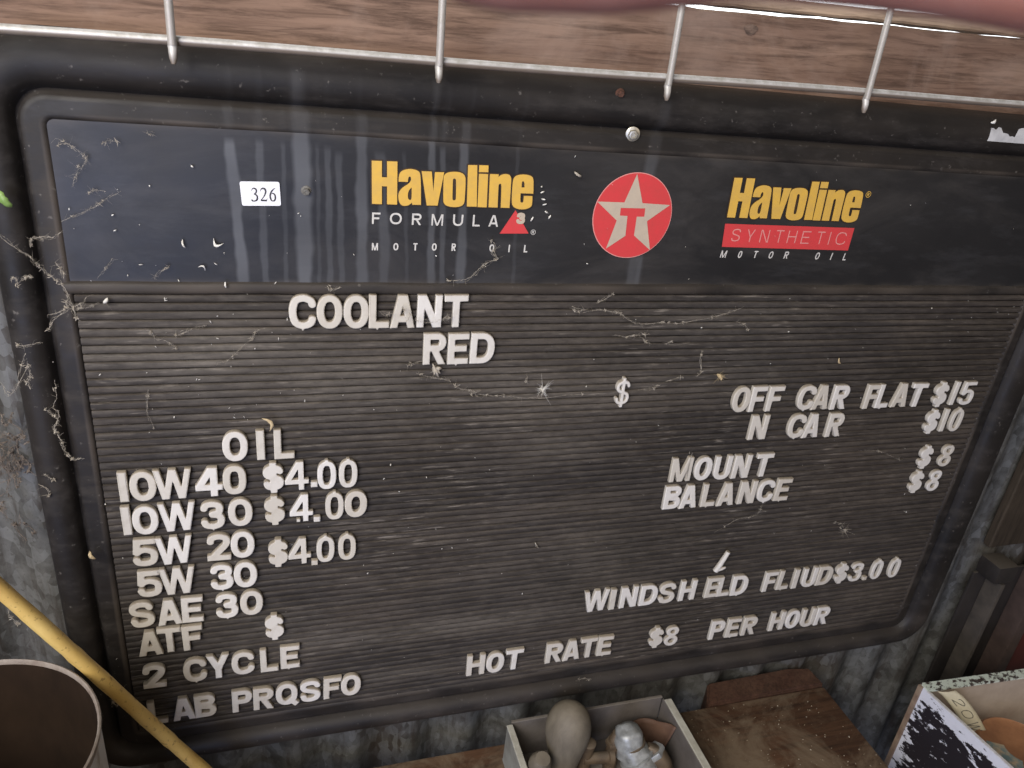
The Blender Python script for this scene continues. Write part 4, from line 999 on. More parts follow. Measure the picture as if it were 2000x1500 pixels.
# ---------------------------------------------------------------- welded wire mesh in front of the plank
wn = NT('weathered_zinc_wire')
wf = wn.noise(90, (1, 1, 1), 6, .7)
c = wn.mix(wn.ramp(wf, [(.35, 0.0), (.68, 1.0)]), (.58, .57, .55), (.36, .34, .30))
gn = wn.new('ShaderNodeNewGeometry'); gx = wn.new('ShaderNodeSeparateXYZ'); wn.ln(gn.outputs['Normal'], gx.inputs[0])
c = wn.mix(wn.ramp(wn.math('ADD', gx.outputs['Z'], wn.math('MULTIPLY', wf, .5)), [(.05, .85), (.35, 0.0)]), c, (.17, .125, .09))   # browner where the wire faces down
wn.bump(wf, .35, .001)
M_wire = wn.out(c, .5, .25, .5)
wm = thing('wire_mesh', 'weathered welded wire mesh in front of the plank along the top of the board', 'mesh', W(.45, .195, .035))
def wob_line(a, b, n, amp):
    a = np.array(a); b = np.array(b); r = []
    for i in range(n + 1):
        t = i / n; r.append(W(*(a + (b - a) * t + np.array([0, amp * math.sin(t * 23), amp * math.sin(t * 31 + 1)]))))
    return r
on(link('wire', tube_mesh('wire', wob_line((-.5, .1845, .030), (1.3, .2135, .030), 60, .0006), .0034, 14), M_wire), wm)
for xb, xt, yb in ((-.098, -.101, .1735), (.091, .0885, .1835), (.277, .2735, .1855), (.470, .466, .1865), (.669, .662, .1900), (.872, .862, .195), (1.08, 1.07, .20)):
    P = [W(xb, yb - .0035, .0376), W(xb, yb, .0372), W(xb, yb + .004, .0368), W(xb, yb + .0075, .0355), W(xb, yb + .0110, .0364)] + [W(xb + (xt - xb) * t, yb + (.62 - yb) * t, .0366 + .0006 * math.sin(9 * t)) for t in np.linspace(.02, 1, 20)]
    R_ = [.0014, .0027, .0029, .0032, .0030] + [.0029] * 20
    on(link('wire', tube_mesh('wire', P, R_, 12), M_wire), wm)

# ---------------------------------------------------------------- cobwebs and dirt
def web(name, lines, label, rad=.00022, fuzz=3, spread=.0011, seed=0, kind=None):
    """dusty threads: one clotted main thread, finer ones beside it, wisps branching off and small mats of dust where threads meet"""
    r = np.random.default_rng(seed)
    V, F = [], []
    def walk(P, amp, rr, n=4):
        w = np.zeros(3); pts, rad_ = [], []
        for p in P:
            w = w * .75 + r.normal(0, amp, 3) * np.array([1, 1, .5])
            pts.append(W(*(p + w))); rad_.append(rr * (0.35 + r.gamma(1.2, .55)))
        tube_into(V, F, pts, rad_, n, False)
    for ln in lines:
        P = catmull(ln, 9)
        walk(P, .00022, rad * .46)
        for f in range(fuzz):
            a = r.integers(0, max(1, len(P) // 3)); b = len(P) - r.integers(0, max(1, len(P) // 3))
            if b - a > 3: walk(P[a:b], .0006, rad * .20)
        for _ in range(max(2, int(len(P) * .45))):
            p = P[r.integers(0, len(P))]; d = r.normal(0, 1, 3) * np.array([1, 1, .3]); d /= np.linalg.norm(d)
            l = r.uniform(.0012, .0055); c_ = r.normal(0, .35, 3) * l
            tube_into(V, F, [W(*p), W(*(p + d * l * .5 + c_ * .4)), W(*(p + d * l + c_))], [rad * .26, rad * .18, rad * .08], 4, False)
        for _ in range(1 + len(P) // 14):
            p = P[r.integers(0, len(P))]
            for _ in range(5):
                q = p + r.normal(0, .0007, 3); d = r.normal(0, .0009, 3)
                tube_into(V, F, [W(*(q - d)), W(*q), W(*(q + d))], [rad * .2, rad * r.uniform(.7, 1.6), rad * .2], 5, False)
    return tag(link(name, mesh(name, V, F, True), M_web), label, 'cobweb', 'dusty cobwebs', kind)
web('cobweb', WEBS['header'], 'pale ragged cobweb strand under the word OIL on the header', .00034, 3, .0009, 1)
web('cobweb', WEBS['headleft'], 'torn cobweb threads in the upper corner of the header', .00016, 2, .0011, 2, 'stuff')
web('cobweb', WEBS['corner'], 'thick dusty cobweb across the frame where header meets letter field', .00030, 3, .0016, 3, 'stuff')
web('cobweb', WEBS['rail'], 'long crooked cobweb strand lying in the groove of the frame beside OIL', .00036, 3, .0010, 4)
web('cobweb', WEBS['panelleft'], 'thin cobweb threads on the grooves between COOLANT and the frame', .00018, 2, .0009, 5, 'stuff')
web('cobweb', WEBS['panelright'], 'drooping cobweb strand across the grooves under the red star emblem', .00030, 3, .0011, 6, 'stuff')
web('cobweb', WEBS['red'], 'cobweb trailing from the word RED across the grooves', .00024, 3, .0010, 7)
web('cobweb', WEBS['low'], 'faint cobweb threads below BALANCE and on the lower frame', .00018, 2, .0012, 8, 'stuff')
web('cobweb', WEBS['stick'], 'cobweb tufts clinging to the yellow stick', .00022, 3, .0014, 9, 'stuff')
web('cobweb', WEBS['coolant'], 'cobweb thread strung over the letters A N T of COOLANT', .00020, 2, .0006, 10)

V, F = [], []
def speck_at(x, y, z, s, r, long=1.0):
    d = r.normal(0, 1, 3); d[2] *= .3; d /= np.linalg.norm(d)
    p = np.array([x, y, z])
    tube_into(V, F, [W(*(p - d * s * long)), W(*p), W(*(p + d * s * long * .8))], [s * .25, s * r.uniform(.45, .75), s * .2], 5)
r5 = np.random.default_rng(21)
for x, y, z in SPECKS: speck_at(x, y, z, r5.uniform(.0007, .0012), r5, r5.uniform(.8, 1.5))
for x, y, z in CHIPS: speck_at(x, y, z - .001, r5.uniform(.0014, .0022), r5, 1.5)
for _ in range(150):
    x, y = r5.uniform(-.04, 1.0), r5.uniform(-.50, .13)
    speck_at(x, y, .0028, r5.uniform(.0002, .0005), r5, r5.uniform(.7, 2.5))
for _ in range(60):
    x, y = r5.normal(.10, .07), r5.normal(-.03, .06)
    speck_at(x, y, .0036, r5.uniform(.0002, .0007), r5, r5.uniform(.7, 3))
tag(link('dust_specks', mesh('dust_specks', V, F, True), M_speck), 'pale specks and dashes of dust scattered over the board', 'dust', kind='stuff')

def fluff(key, label, n, L, mat, seed, core=.0012, flat=.5):
    r = np.random.default_rng(seed); V, F = [], []
    c = np.array(SPOTS[key])
    for _ in range(n):
        d = r.normal(0, 1, 3); d[2] = abs(d[2]) * flat; d /= np.linalg.norm(d)
        l = L * r.uniform(.5, 1.1); b = r.normal(0, .45, 3) * l
        tube_into(V, F, [W(*c), W(*(c + d * l * .55 + b * .2)), W(*(c + d * l + b))], [.00018, .00013, .00005], 4, False)
    for _ in range(9):
        p = c + r.normal(0, core * .6, 3); d = r.normal(0, core, 3)
        tube_into(V, F, [W(*(p - d)), W(*p), W(*(p + d))], [core * .2, core * .7, core * .2], 6)
    return tag(link(key_name[key], mesh(key, V, F, True), mat), label, 'debris')
M_webdark = mat_simple('grimy_web', (.24, .20, .165), (.15, .12, .095), 300, rough=.95, spec=.1)
key_name = dict(seedfluff='seed_fluff', creamfluff='seed_fluff', wad='web_wad', greyfluff='seed_fluff', wallclump='web_wad', wallclump2='web_wad')
fluff('seedfluff', 'white starry seed fluff stuck in the grooves beside the lone dollar sign', 60, .0085, M_speck, 31)
fluff('creamfluff', 'cream tuft of fluff caught in the grooves above OFF CAR', 26, .0065, M_chaff, 32, .0018)
fluff('wad', 'tan wad of web and dirt hanging under the R of RED', 26, .006, M_web, 33, .0026)
fluff('greyfluff', 'faint yellowish tuft of web in the grooves above FLIUD', 26, .008, M_web, 34, .0008)

r8 = np.random.default_rng(88)
WL = []
for _ in range(26):
    c0 = np.array([-.083, -.178, -.050]) + r8.normal(0, 1, 3) * np.array([.008, .030, .004])
    ln = [c0]
    for _ in range(r8.integers(3, 7)): ln.append(ln[-1] + r8.normal(0, 1, 3) * np.array([.006, .009, .003]))
    WL.append([tuple(q) for q in ln])
wc = web('cobweb', WL, 'matted grey-brown cobweb clump on the iron wall beside the frame', .00045, 4, .001, 40, 'stuff')
wc.data.materials[0] = M_webdark

def scrap(name, key, label, size, mat, seed, ang, cat='debris', bend=.3, wide=.35):
    r = np.random.default_rng(seed)
    c = np.array(SPOTS[key]); n = 9; V, F = [], []
    ca, sa_ = math.cos(ang), math.sin(ang)
    for side in (0, 1):
        for i in range(n):
            t = i / (n - 1) - .5
            w = size * wide * (1 - (2 * t) ** 2) ** .5 * (1 + .2 * math.sin(i * 2.3 + seed)) + size * .03
            lx, ly = t * size * 2, bend * size * (t * t * 4) 
            for sgn in (-1, 1):
                u, v = lx, ly + sgn * w
                V.append(W(c[0] + u * ca - v * sa_, c[1] + u * sa_ + v * ca, c[2] + .0012 * (1 - 4 * t * t) + (.0006 if side == 0 else 0)))
    for i in range(n - 1):
        a = 2 * i; b = 2 * n + 2 * i
        F.append((a, a + 2, a + 3, a + 1)); F.append((b, b + 1, b + 3, b + 2))
        F.append((a, b, b + 2, a + 2)); F.append((a + 1, a + 3, b + 3, b + 1))
    F.append((0, 1, 2 * n + 1, 2 * n)); e = 2 * n - 2; F.append((e, 2 * n + e, 2 * n + e + 1, e + 1))
    return tag(link(name, mesh(name, V, F, True), mat), label, cat)
M_green = mat_simple('young_leaf', (0.22, 0.33, 0.09), (0.14, 0.24, 0.06), 100, rough=.5)
scrap('chaff_chip', 'chip', 'straw-coloured flake in the grooves above FLAT', .0042, M_chaff, 1, -1.0, bend=.5, wide=.22)
scrap('moth_husk', 'moth', 'curled cream insect husk on the header between label and frame', .0042, M_speck, 2, -.5, bend=1.1, wide=.25)
scrap('moth_husk', 'husk', 'thin white sliver husk on the header beside the curled one', .0036, M_speck, 3, -1.35, bend=.25, wide=.14)
scrap('moth_husk', 'husk2', 'small bent white husk low on the header', .0030, M_speck, 4, -.5, bend=-1.0, wide=.16)
scrap('moth_husk', 'husk3', 'short white husk on the ledge under the header', .0026, M_speck, 5, -1.5, bend=.1, wide=.25)
scrap('metal_pin', 'pin', 'bright slanting metal sliver in the grooves right of the $4.00 prices'.replace(' right of', ' beyond'), .0050, M_bolt, 6, -1.0, bend=.05, wide=.12)
scrap('moth_husk', 'dash', 'pale oval fleck on the header between yellow lettering and star', .0042, M_web, 7, -.5, bend=.1, wide=.22)
scrap('cocoon', 'cocoon', 'white cocoon at the edge of the letter field under the header', .0030, M_speck, 8, .9, bend=.1, wide=.4)
scrap('feather', 'feather', 'twisted cream feather scrap on top of the L of OIL', .0075, M_chaff, 9, 2.0, bend=.7, wide=.18)
scrap('chaff_chip', 'bit1', 'tan crumb lodged in the frame groove beside 5W 20', .0050, M_chaff, 10, -1.2, bend=.3, wide=.3)
scrap('chaff_chip', 'nib', 'white crumb beside the torn sticker on the upper frame', .0032, M_speck, 12, .6, bend=.3, wide=.45)
scrap('leaf', 'leaf', 'small bright green leaf at the outer edge of the frame', 0.0065, M_green, 11, -1.1, 'leaf', .2, .4)

# ---------------------------------------------------------------- things on the bench
# yellow stick leaning across the corner of the board
def on_line(a, b, t): return np.array(a) + (np.array(b) - np.array(a)) * t
A_, B_ = (.1355, -.640, .045), (-.0555, -.199, .1105)
# chosen so that it leans from the bench up past the frame
P, R_ = [], []
for t in np.linspace(0, 1.25, 60):
    p = on_line(A_, B_, t) + np.array([.0010 * math.sin(9 * t), .0008 * math.sin(13 * t), 0])
    P.append(W(*p)); R_.append(.0063 * (1 + .03 * math.sin(37 * t) + .015 * math.sin(90 * t)) * (1.10 if abs((t * 3.1) % 1 - .5) < .03 else 1))
stick_n = NT('yellow_cane')
a_ = stick_n.noise(40, (1, 1, .4), 5, .6); b_ = stick_n.noise(160, (1, 1, 1), 5, .7)
c = stick_n.mix(stick_n.ramp(a_, [(.35, 0.0), (.7, 1.0)]), (.70, .50, .17), (.58, .38, .105))
c = stick_n.mix(stick_n.ramp(b_, [(.57, 0.0), (.68, .85)]), c, (.16, .085, .03))
c = stick_n.mix(stick_n.ramp(stick_n.noise(16, (1, 1, 1), 4), [(.5, 0.0), (.7, .5)]), c, (.40, .22, .07))
stick_n.bump(a_, .2, .001)
st_o = tag(link('yellow_stick', tube_mesh('yellow_stick', P, R_, 16), stick_n.out(c, .5, 0, .4)), 'long yellow cane stick leaning across the lower corner of the board', 'stick')

# crumbs and grit lying on the bench
V, F = [], []
r7 = np.random.default_rng(77)
for _ in range(300):
    x, z = (r7.uniform(.655, .935), r7.uniform(-.018, .20)) if r7.uniform() < .75 else (r7.uniform(.15, .41), r7.uniform(-.018, .12))
    s_ = r7.uniform(.0003, .0014); d = r7.normal(0, 1, 3); d[1] *= .2; d /= np.linalg.norm(d); p = np.array([x, -.6395, z])
    tube_into(V, F, [W(*(p - d * s_)), W(*p), W(*(p + d * s_))], [s_ * .3, s_ * r7.uniform(.4, .9), s_ * .2], 5)
tag(link('bench_grit', mesh('bench_grit', V, F, True), mat_simple('pale_grit', (.42, .36, .26), (.24, .18, .11), 260, rough=.9)), 'pale grit and crumbs lying on the dusty bench', 'grit', kind='stuff')

# pail
PX, PZ, PY, PR = -.0852, .172, -.300, .0955
pail = thing('pail', 'dirty white metal pail with dark empty inside standing on the bench', 'pail', W(PX, -.640, PZ))
prof_out = [(PR * 1.0, .001), (PR * 1.012, .006), (PR * .992, .330), (PR * .996, .333), (PR + .0006, .3350), (PR + .0012, .3375), (PR + .0008, .3395), (PR - .0004, .3402), (PR - .0014, .3390), (PR - .0020, .336), (PR - .003, .008), (.0, .006)]
pn = NT('dirty_white_enamel')
q1 = pn.noise(9, (1, 1, .5), 6, .65); q2 = pn.noise(60, (1, 1, .3), 5, .7)
c = pn.mix(pn.ramp(q1, [(.4, 0.0), (.7, .6)]), (.60, .61, .62), (.36, .33, .29))
c = pn.mix(pn.ramp(q2, [(.58, 0.0), (.7, .6)]), c, (.2, .15, .1))
M_pail = pn.out(c, .5, 0, .5)
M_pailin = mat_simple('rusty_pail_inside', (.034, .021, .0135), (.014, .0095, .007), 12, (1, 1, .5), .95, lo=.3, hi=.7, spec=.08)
M_pailrim = mat_simple('worn_pail_rim', (.30, .26, .225), (.17, .13, .105), 60, (1, 1, 1), .6)
def pail_piece(name, pr, mat):
    on(link(name, lathe_mesh(name, pr, 72, cap=False), mat, None, W(PX, -.640, PZ)), pail)
def fixloc(o):
    pass
pail_piece('pail_side', [(0, .001)] + prof_out[:3], M_pail)
pail_piece('pail_rim', prof_out[2:10], M_pailrim)
pail_piece('pail_inside', prof_out[9:], M_pailin)
# folded seam of the rim
sm = [Vector((PX + (rr_ + .001) * math.cos(.62), -(PZ + (rr_ + .001) * math.sin(.62)), y)) for rr_, y in [(PR * .993, -.308), (PR * .998, -.38), (PR * 1.004, -.48), (PR * 1.01, -.63)]]
on(link('seam', tube_mesh('seam', sm, .0016, 8), M_pailrim), pail)

# grey steel tray with odd fittings
M_tray = mat_simple('grey_tray_paint', (.36, .375, .34), (.22, .215, .19), 32, (1, 1, 1), .5, .1, dust=.2)
M_trayin = mat_simple('dusty_tray_inside', (.17, .15, .135), (.085, .072, .062), 14, (1, 1, 1), .75, dust=.25)
TY = -.575
M_trayrim = mat_simple('worn_cream_rim', (.52, .51, .44), (.36, .34, .28), 60, (1, 1, 1), .5)
tray = thing('steel_tray', 'open grey sheet steel tray on the bench below HOT RATE', 'tray', W(.53, -.640, .10))
x0, x1, z0, z1 = .417, .639, .002, .21
yb = -.6395
def tr(name, lo, hi, mat, bev=.0008): on(link(name, box_mesh(name, lo, hi, bev, 1), mat), tray)
tr('tray_floor', (x0, yb, z0), (x1, yb + .0015, z1), M_trayin)
tr('back_wall', (x0 + .0065, yb + .002, z0), (x1 - .0015, TY + .0015, z0 + .0015), M_trayin)
tr('side_wall', (x0, yb + .002, z0 + .004), (x0 + .0015, TY, z1), M_tray)
tr('side_wall', (x1 - .0012, yb + .002, z0 + .002), (x1, TY, z1), M_trayin)
tr('rim', (x0 - .001, TY + .0003, z0 + .004), (x0 + .0075, TY + .0019, z1), M_trayrim)
tr('rim', (x1 - .0010, TY + .0003, z0 + .006), (x1 + .0095, TY + .0019, z1), M_trayrim)
tr('rim', (x0 + .0065, TY + .0019, z0 - .001), (x1 - .002, TY + .0034, z0 + .0035), M_trayin)
tr('front_wall', (x0 + .002, yb + .002, z1 - .0015), (x1 - .002, TY - .006, z1), M_tray)

M_bulb = mat_simple('dull_wooden_handle', (.17, .145, .105), (.07, .057, .042), 34, (1, 1, .3), .7, dust=.25, bump=.4)
prof = [(r_, h_ * .79) for r_, h_ in [(.0003, 0), (.0130, .002), (.0152, .012), (.0160, .030), (.0182, .052), (.0225, .074), (.0262, .092), (.0283, .108), (.0282, .120), (.0262, .133), (.0220, .145), (.0150, .154), (.0070, .159), (.0003, .1600)]]
o = link('wooden_bulb', lathe_mesh('wooden_bulb', prof, 40, axis=(.02, .12, 1)), M_bulb, None, W(.480, -.638, .0565))
tag(o, 'dull pear-shaped wooden bulb standing upright in the steel tray', 'bulb')
o.rotation_euler = (0, 0, 0)

M_brass = mat_simple('dull_brass', (.15, .105, .062), (.075, .052, .034), 60, (1, 1, 1), .6, .3, dust=.25)
M_alu = mat_simple('grey_cast_metal', (.46, .475, .465), (.20, .205, .20), 70, (1, 1, 1), .5, .4, bump=.6)
M_leather = mat_simple('brown_leather', (.17, .095, .062), (.095, .052, .036), 26, (1, 1, 1), .7)
# pale round knob
kb = tag(link('round_knob', lathe_mesh('round_knob', [(.0003, .040), (.009, .0395), (.0125, .034), (.014, .026), (.013, .018), (.009, .012), (.006, .009), (.006, -.040), (.0003, -.041)][::-1], 28, axis=(.08, -.3, 1)), M_bulb, None, W(.438, -.596, .062)),
         'small dull round knob beside the pear-shaped bulb in the tray', 'knob')
# brass tee
te = thing('brass_tee', 'dull brown brass tee fitting in the middle of the tray', 'fitting', W(.518, -.638, .055))
on(link('tee_run', tube_mesh('tee_run', [W(.5085, -.638, .052), W(.5095, -.598, .052), W(.510, -.582, .052), W(.5102, -.573, .052), W(.5102, -.571, .052)], [.0085, .0085, .0085, .0100, .0065], 20), M_brass), te)
on(link('tee_branch', tube_mesh('tee_branch', [W(.506, -.598, .054), W(.528, -.600, .056), W(.538, -.601, .0565), W(.5385, -.601, .0565), W(.545, -.602, .057)], [.0075, .0075, .0078, .0105, .0105], 20), M_brass), te)
# cast valve
va = thing('cast_valve', 'lumpy grey cast metal valve body in the tray', 'valve', W(.572, -.638, .062))
r6 = np.random.default_rng(6)
def lumpy(name, pts, rad, n, amp, mat, parent):
    me = tube_mesh(name, [W(*p) for p in catmull(pts, 5)], list(np.interp(np.linspace(0, 1, 5 * (len(pts) - 1) + 1), np.linspace(0, 1, len(rad)), rad)), n)
    for v in me.vertices:
        c = v.co
        v.co += Vector((math.sin(c.z * 310 + c.x * 120), math.sin(c.x * 290 + c.y * 170), math.sin(c.y * 330 + c.z * 150))) * amp
    on(link(name, me, mat), parent)
lumpy('valve_neck', [(.562, -.556, .050), (.563, -.566, .052), (.566, -.580, .055), (.570, -.596, .060)], [.004, .0150, .0185, .0190, .0200], 26, .0010, M_alu, va)
lumpy('valve_body', [(.566, -.584, .058), (.575, -.598, .066), (.584, -.612, .076), (.592, -.628, .086)], [.0170, .0205, .0195, .0190, .018], 26, .0011, M_alu, va)
lumpy('valve_collar', [(.551, -.572, .046), (.549, -.590, .048), (.548, -.612, .050), (.547, -.636, .052)], [.0050, .0085, .0090, .0088], 18, .0005, M_brass, va)
lumpy('valve_outlet', [(.588, -.584, .064), (.598, -.594, .070), (.607, -.610, .078), (.612, -.632, .086)], [.007, .0135, .0140, .0138], 22, .0010, M_brass, va)
lumpy('valve_lever', [(.592, -.612, .090), (.605, -.618, .098), (.622, -.626, .108)], [.004, .0042, .0035], 10, .0004, M_alu, va)
def ring(name, p, axis, r, h, n, mat):
    on(link(name, lathe_mesh(name, [(r * .7, -h / 2), (r * .96, -h / 2), (r, -h * .3), (r, h * .3), (r * .96, h / 2), (r * .7, h / 2)], n, axis=W(*axis)), mat, None, W(*p)), va)
ring('valve_ring', (.567, -.583, .0555), (.18, -.85, .30), .0200, .0035, 30, M_brass)
ring('valve_ring', (.5745, -.598, .066), (.45, -.75, .45), .0232, .0040, 30, M_alu)
ring('hex_nut', (.596, -.592, .0685), (.55, -.70, .40), .0158, .0075, 6, M_alu)
ring('hex_nut', (.5495, -.588, .0478), (-.02, -1, .10), .0112, .0070, 6, M_brass)
# curled leather cup
V, F = [], []
n, m = 26, 7
for i in range(n):
    a = math.radians(-200 + 215 * i / (n - 1))
    for k in range(m):
        t = k / (m - 1)
        rr_ = .030 * (1 - .30 * t) * (1 + .10 * math.sin(i * .55))
        V.append(W(.603 + rr_ * math.cos(a) * 1.05, -.590 - .045 * t + .010 * math.sin(a * 1.5 + .6), .040 + rr_ * .9 * math.sin(a)))
for i in range(n - 1):
    for k in range(m - 1):
        a = i * m + k; F.append((a, a + 1, a + m + 1, a + m))
lc = link('leather_cup', mesh('leather_cup', V, F, True), M_leather)
mod = lc.modifiers.new('thick', 'SOLIDIFY'); mod.thickness = .0016
tag(lc, 'curled piece of brown leather behind the grey valve in the tray', 'leather')

# box with chipped paint
def chipped(name, thr, stretch, rot=(0, 0, 0), white=(.72, .73, .80), black=(.022, .018, .022), sc_=34):
    n = NT(name)
    f = n.noise(sc_, stretch, 7, .62, .25, rot=rot)
    g = n.noise(sc_ * .22, (1, 1, 1), 3, .5)
    s = n.math('ADD', n.math('MULTIPLY', f, .74), n.math('MULTIPLY', g, .26))
    e = n.attr('edge')
    s = n.math('ADD', s, n.math('MULTIPLY', e, .22))
    mk = n.ramp(n.math('ADD', s, n.math('MULTIPLY', n.math('SUBTRACT', n.noise(sc_ * 6, stretch, 3, .6, rot=rot), .5), .16)), [(thr - .004, 0.0), (thr + .004, 1.0)])
    w = n.mix(n.ramp(n.noise(120, (1, 1, 1), 4), [(.45, 0.0), (.75, .35)]), white, tuple(v * .75 for v in white))
    c = n.mix(mk, black, w)
    n.bump(mk, .6, .0006)
    return n.out(c, .45, 0, .4)
M_chip = chipped('chipped_white_paint', .572, (.6, .6, 1.5), (0.0, -0.75, 0.0), sc_=85)
M_chip.name = 'chipped_white_paint'
M_chiprim = chipped('chipped_rim_paint', .475, (.8, 1, 1), white=(.66, .74, .66), black=(.07, .055, .05), sc_=150)
M_boxin = mat_simple('tan_box_inside', (.50, .43, .36), (.36, .29, .235), 14, (1, 1, 1), .6, lo=.4, hi=.7)
cb = thing('chipped_box', 'open sheet metal box with chipped white and black paint', 'box', W(1.1, -.76, .17))
BY = -.580
cA = np.array([1.032, .055]); ux = np.array([.999, .042]); uz = np.array([.115, .993])   # in (x, z)
def bpt(u, v, y):
    p = cA + ux * u + uz * v
    return W(p[0], y, p[1])
def slab(name, u0, u1, v0, v1, y0, y1, mat, nu=2, ny=2, edge=None):
    bm = bmesh.new()
    bmesh.ops.create_cube(bm, size=1)
    if nu > 2: bmesh.ops.subdivide_edges(bm, edges=list(bm.edges), cuts=nu, use_grid_fill=True)
    raw = [tuple(v.co) for v in bm.verts]
    for v in bm.verts:
        a, b, c = v.co.x + .5, v.co.y + .5, v.co.z + .5
        v.co = bpt(u0 + a * (u1 - u0), v0 + b * (v1 - v0), y0 + c * (y1 - y0))
    bmesh.ops.recalc_face_normals(bm, faces=bm.faces)
    me = bpy.data.meshes.new(name); bm.to_mesh(me); bm.free()
    if edge: put_attr(me, 'edge', [edge(a + .5, b + .5, c + .5) for a, b, c in raw])
    on(link(name, me, mat), cb)
top_edge = lambda a, b, c: max(0.0, 1 - (1 - c) / .16) * 1.0 + max(0.0, 1 - b / .06) * .6
slab('side_wall', 0, .0018, .003, .32, -.76, BY, M_chip, 24, 24, top_edge)
slab('back_wall', .002, .30, .0, .0016, -.76, BY - .002, M_boxin)
slab('side_wall', .298, .2998, .002, .32, -.76, BY, M_boxin)
slab('front_wall', .002, .298, .318, .32, -.76, BY - .002, M_boxin)
slab('box_floor', .002, .298, .002, .318, -.76, -.758, M_boxin)
slab('rim', .0012, .30, -.0045, .0105, BY - .0015, BY + .0015, M_chiprim, 10)
slab('rim', -.0012, .0030, .0108, .32, BY - .0005, BY + .0012, mat_simple('worn_white_edge', (.76, .76, .78), (.5, .48, .46), 150, rough=.5))
slab('corner_post', -.0030, .0010, -.003, .0026, -.76, BY + .001, mat_simple('bare_brown_corner', (.20, .13, .09), (.32, .24, .17), 60, rough=.6))
slab('stand', -.05, .36, -.02, .34, -.80, -.762, M_bench) if False else None

# roll of orange tape with a faded label, lying in the box
M_orange = mat_simple('orange_brown_wrap', (.36, .175, .085), (.23, .105, .052), 40, (1, 1, 1), .5)
rl = thing('orange_canister', 'round orange-brown canister with a worn teal label inside the chipped box', 'canister', W(1.135, -.758, .155))
cyl = [(.0005, 0), (.054, 0), (.0575, .004), (.058, .128), (.0565, .1335), (.0530, .1365), (.0505, .1345), (.0003, .1335)]
on(link('canister_body', lathe_mesh('canister_body', cyl, 56), M_orange, None, W(1.137, -.757, .150)), rl)
tl = NT('worn_teal_label')
c = tl.mix(tl.ramp(tl.noise(50, (1, 1, 1), 6, .7), [(.45, 0.0), (.62, 1.0)]), (.17, .25, .26), (.50, .40, .27))
M_teal = tl.out(c, .6)
V, F = [], []
for i in range(15):
    a = math.radians(150 + 78 * i / 14)
    for rr_ in (.022, .046): V.append(Vector((1.137 + rr_ * math.cos(a), -.150 + rr_ * math.sin(a), -.6222)))
for i in range(14): F.append((2 * i, 2 * i + 1, 2 * i + 3, 2 * i + 2))
on(link('canister_label', mesh('canister_label', V, F), M_teal), rl)

# cream paper tag hanging in the corner of the box
tgn = thing('paper_tag', 'folded cream paper tag with pencilled 20W hanging inside the chipped box', 'tag', W(1.07, -.60, .09))
SP = [(x_ + .013, y_, z_ + .002) for x_, y_, z_ in [(1.0455, -.5755, .0705), (1.0560, -.5830, .0800), (1.0700, -.6000, .0930), (1.0850, -.6230, .1040), (1.1000, -.6500, .1120)]]
spn = catmull(SP, 6)
V, F = [], []
def tagpt(t, s):
    f = t * (len(spn) - 1); i = min(int(f), len(spn) - 2); p = spn[i] + (spn[i + 1] - spn[i]) * (f - i)
    return p + np.array([.011, .003, .004]) * s * (1 + .25 * t) + np.array([0, 0, .0022]) * (1 - s * s)
for i in range(19):
    for k in range(7): V.append(W(*tagpt(i / 18, -1 + 2 * k / 6)))
for i in range(18):
    for k in range(6):
        a = i * 7 + k; F.append((a, a + 1, a + 8, a + 7))
tgo = link('tag_paper', mesh('tag_paper', V, F, True), mat_simple('cream_tag', (.58, .53, .38), (.46, .41, .29), 50, rough=.75))
md = tgo.modifiers.new('thick', 'SOLIDIFY'); md.thickness = .0004
on(tgo, tgn)
V, F = [], []
for ch, tc in (('2', .30), ('0', .50), ('W', .70)):
    for pts, cl in glyph_strokes(ch, .7, .05):
        q = list(pts) + ([pts[0]] if cl else [])
        tube_into(V, F, [W(*(tagpt(min(max(tc + (u - .35) * .19, 0), 1), (v - .5) * 1.0) + np.array([0, .0003, .0012]))) for u, v in q], .00045, 5, False)
on(link('pencil_mark', mesh('pencil_mark', V, F), M_ink), tgn)

# dark posts and panel beside the board
M_post = mat_simple('dark_painted_steel', (.014, .012, .011), (.034, .028, .025), 22, (1, 1, .5), .6, dust=.2)
M_maroon = mat_simple('dark_red_paint', (.10, .022, .018), (.065, .016, .014), 14, (1, 1, 1), .55)
ps = thing('steel_post', 'dark brown channel steel post with bolted cap standing against the iron wall', 'post', W(1.25, -.90, -.03))
def pp(name, lo, hi, mat, b=.002): on(link(name, box_mesh(name, lo, hi, b, 2), mat), ps)
pp('post_web', (1.178, -.90, -.0455), (1.300, -.470, -.040), M_post)
pp('flange', (1.205, -.90, -.0398), (1.2135, -.475, -.012), mat_simple('worn_flange', (.05, .044, .038), (.085, .072, .06), 40, rough=.5))
pp('flange', (1.278, -.90, -.0398), (1.300, -.45, -.008), mat_simple('worn_brown_flange', (.05, .035, .03), (.08, .055, .046), 40, rough=.5))
pp('post_cap', (1.178, -.468, -.0455), (1.220, -.435, -.006), M_post, .009)
rp = box_mesh('maroon_panel', (1.303, -.95, -.040), (1.75, -.20, -.025), .003, 2)
tag(link('maroon_panel', rp, M_maroon), 'dark red painted panel beside the channel post', 'panel')
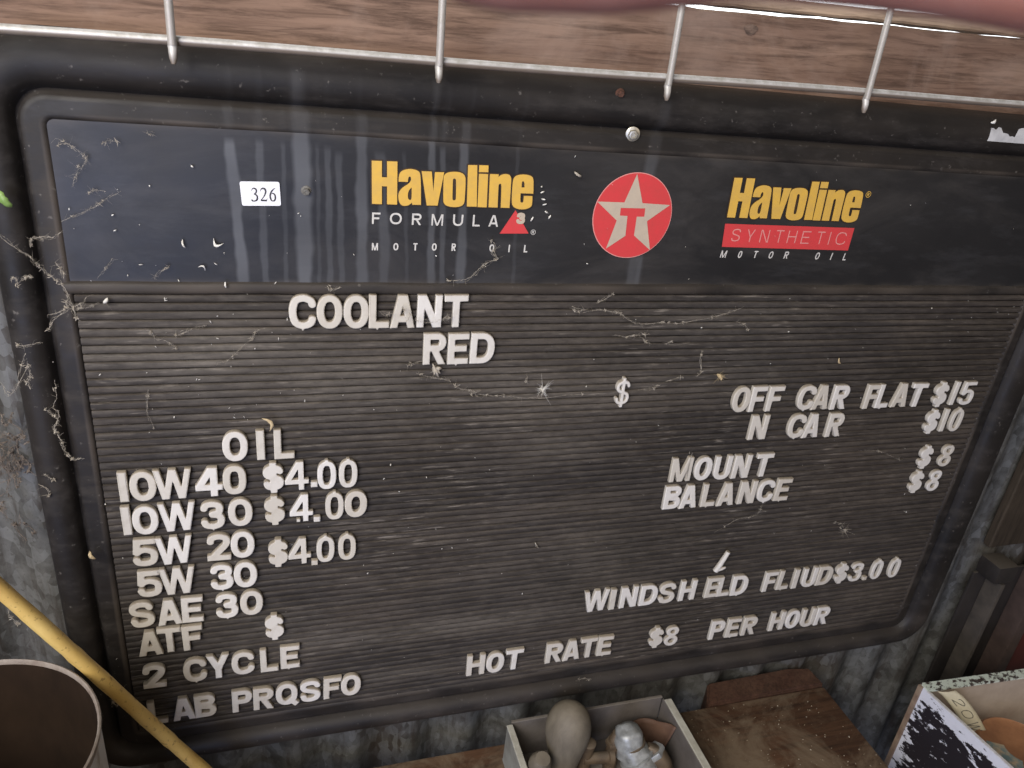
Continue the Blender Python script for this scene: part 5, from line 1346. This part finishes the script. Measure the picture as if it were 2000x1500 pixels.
bd = box_mesh('brown_board', (1.192, -.428, -.0590), (1.40, -.05, -.045), .002, 1)
tag(link('brown_board', bd, mat_wood('dark_brown_board', (.035, .026, .018), (.06, .046, .032), 2)), 'brown upright board on the wall above the steel post', 'board')  # plain dark brown wood, grain running upright

# ---------------------------------------------------------------- the photographer's fingertip, close to the lens
fn = NT('skin')
c = fn.mix(fn.ramp(fn.noise(90, (1, 1, 1), 5), [(.35, 0.0), (.7, 1.0)]), (.40, .185, .14), (.31, .125, .09))
fn.p.inputs['Subsurface Weight'].default_value = .15
fn.p.inputs['Subsurface Radius'].default_value = (.004, .0015, .001)
M_skin = fn.out(c, .5, 0, .4)
FPN = [(0.1655, 0.2398, 0.5552), (0.169, 0.2399, 0.5558), (0.1719, 0.24, 0.5565), (0.1774, 0.2403, 0.558), (0.1882, 0.2414, 0.5618), (0.2019, 0.2437, 0.5689), (0.2154, 0.2443, 0.5787), (0.2269, 0.2435, 0.5902), (0.235, 0.2418, 0.6013), (0.248, 0.2373, 0.625), (0.26, 0.2303, 0.65)]
FR = [.0035, .0062, .0076, .0085, .0087, .0082, .0086, .0092, .0096, .0104, .0108]
sm_ = catmull(FPN, 4)
fr_ = np.interp(np.linspace(0, 1, len(sm_)), np.linspace(0, 1, len(FR)), FR)
fm = tube_mesh('finger', [W(*p) for p in sm_], list(fr_), 24)
fo = tag(link('finger', fm, M_skin), 'blurred pink fingertip of the person holding the camera, over the plank', 'finger')
V, F = [], []
for i in range(7):
    for k in range(7):
        s, u = (i / 6 - .5), (k / 6 - .5)
        V.append(W(.1755 + s * .010, .2390 + .0088 * math.cos(u * 1.7) + .0002, .5575 + .0082 * math.sin(u * 1.7) + s * .003))
for i in range(6):
    for k in range(6):
        a = i * 7 + k; F.append((a, a + 1, a + 8, a + 7))
fnl = link('fingernail', mesh('fingernail', V, F, True), mat_simple('nail', (.62, .36, .30), (.56, .31, .26), 80, rough=.3))
md = fnl.modifiers.new('thick', 'SOLIDIFY'); md.thickness = .0004
fnl.parent = fo
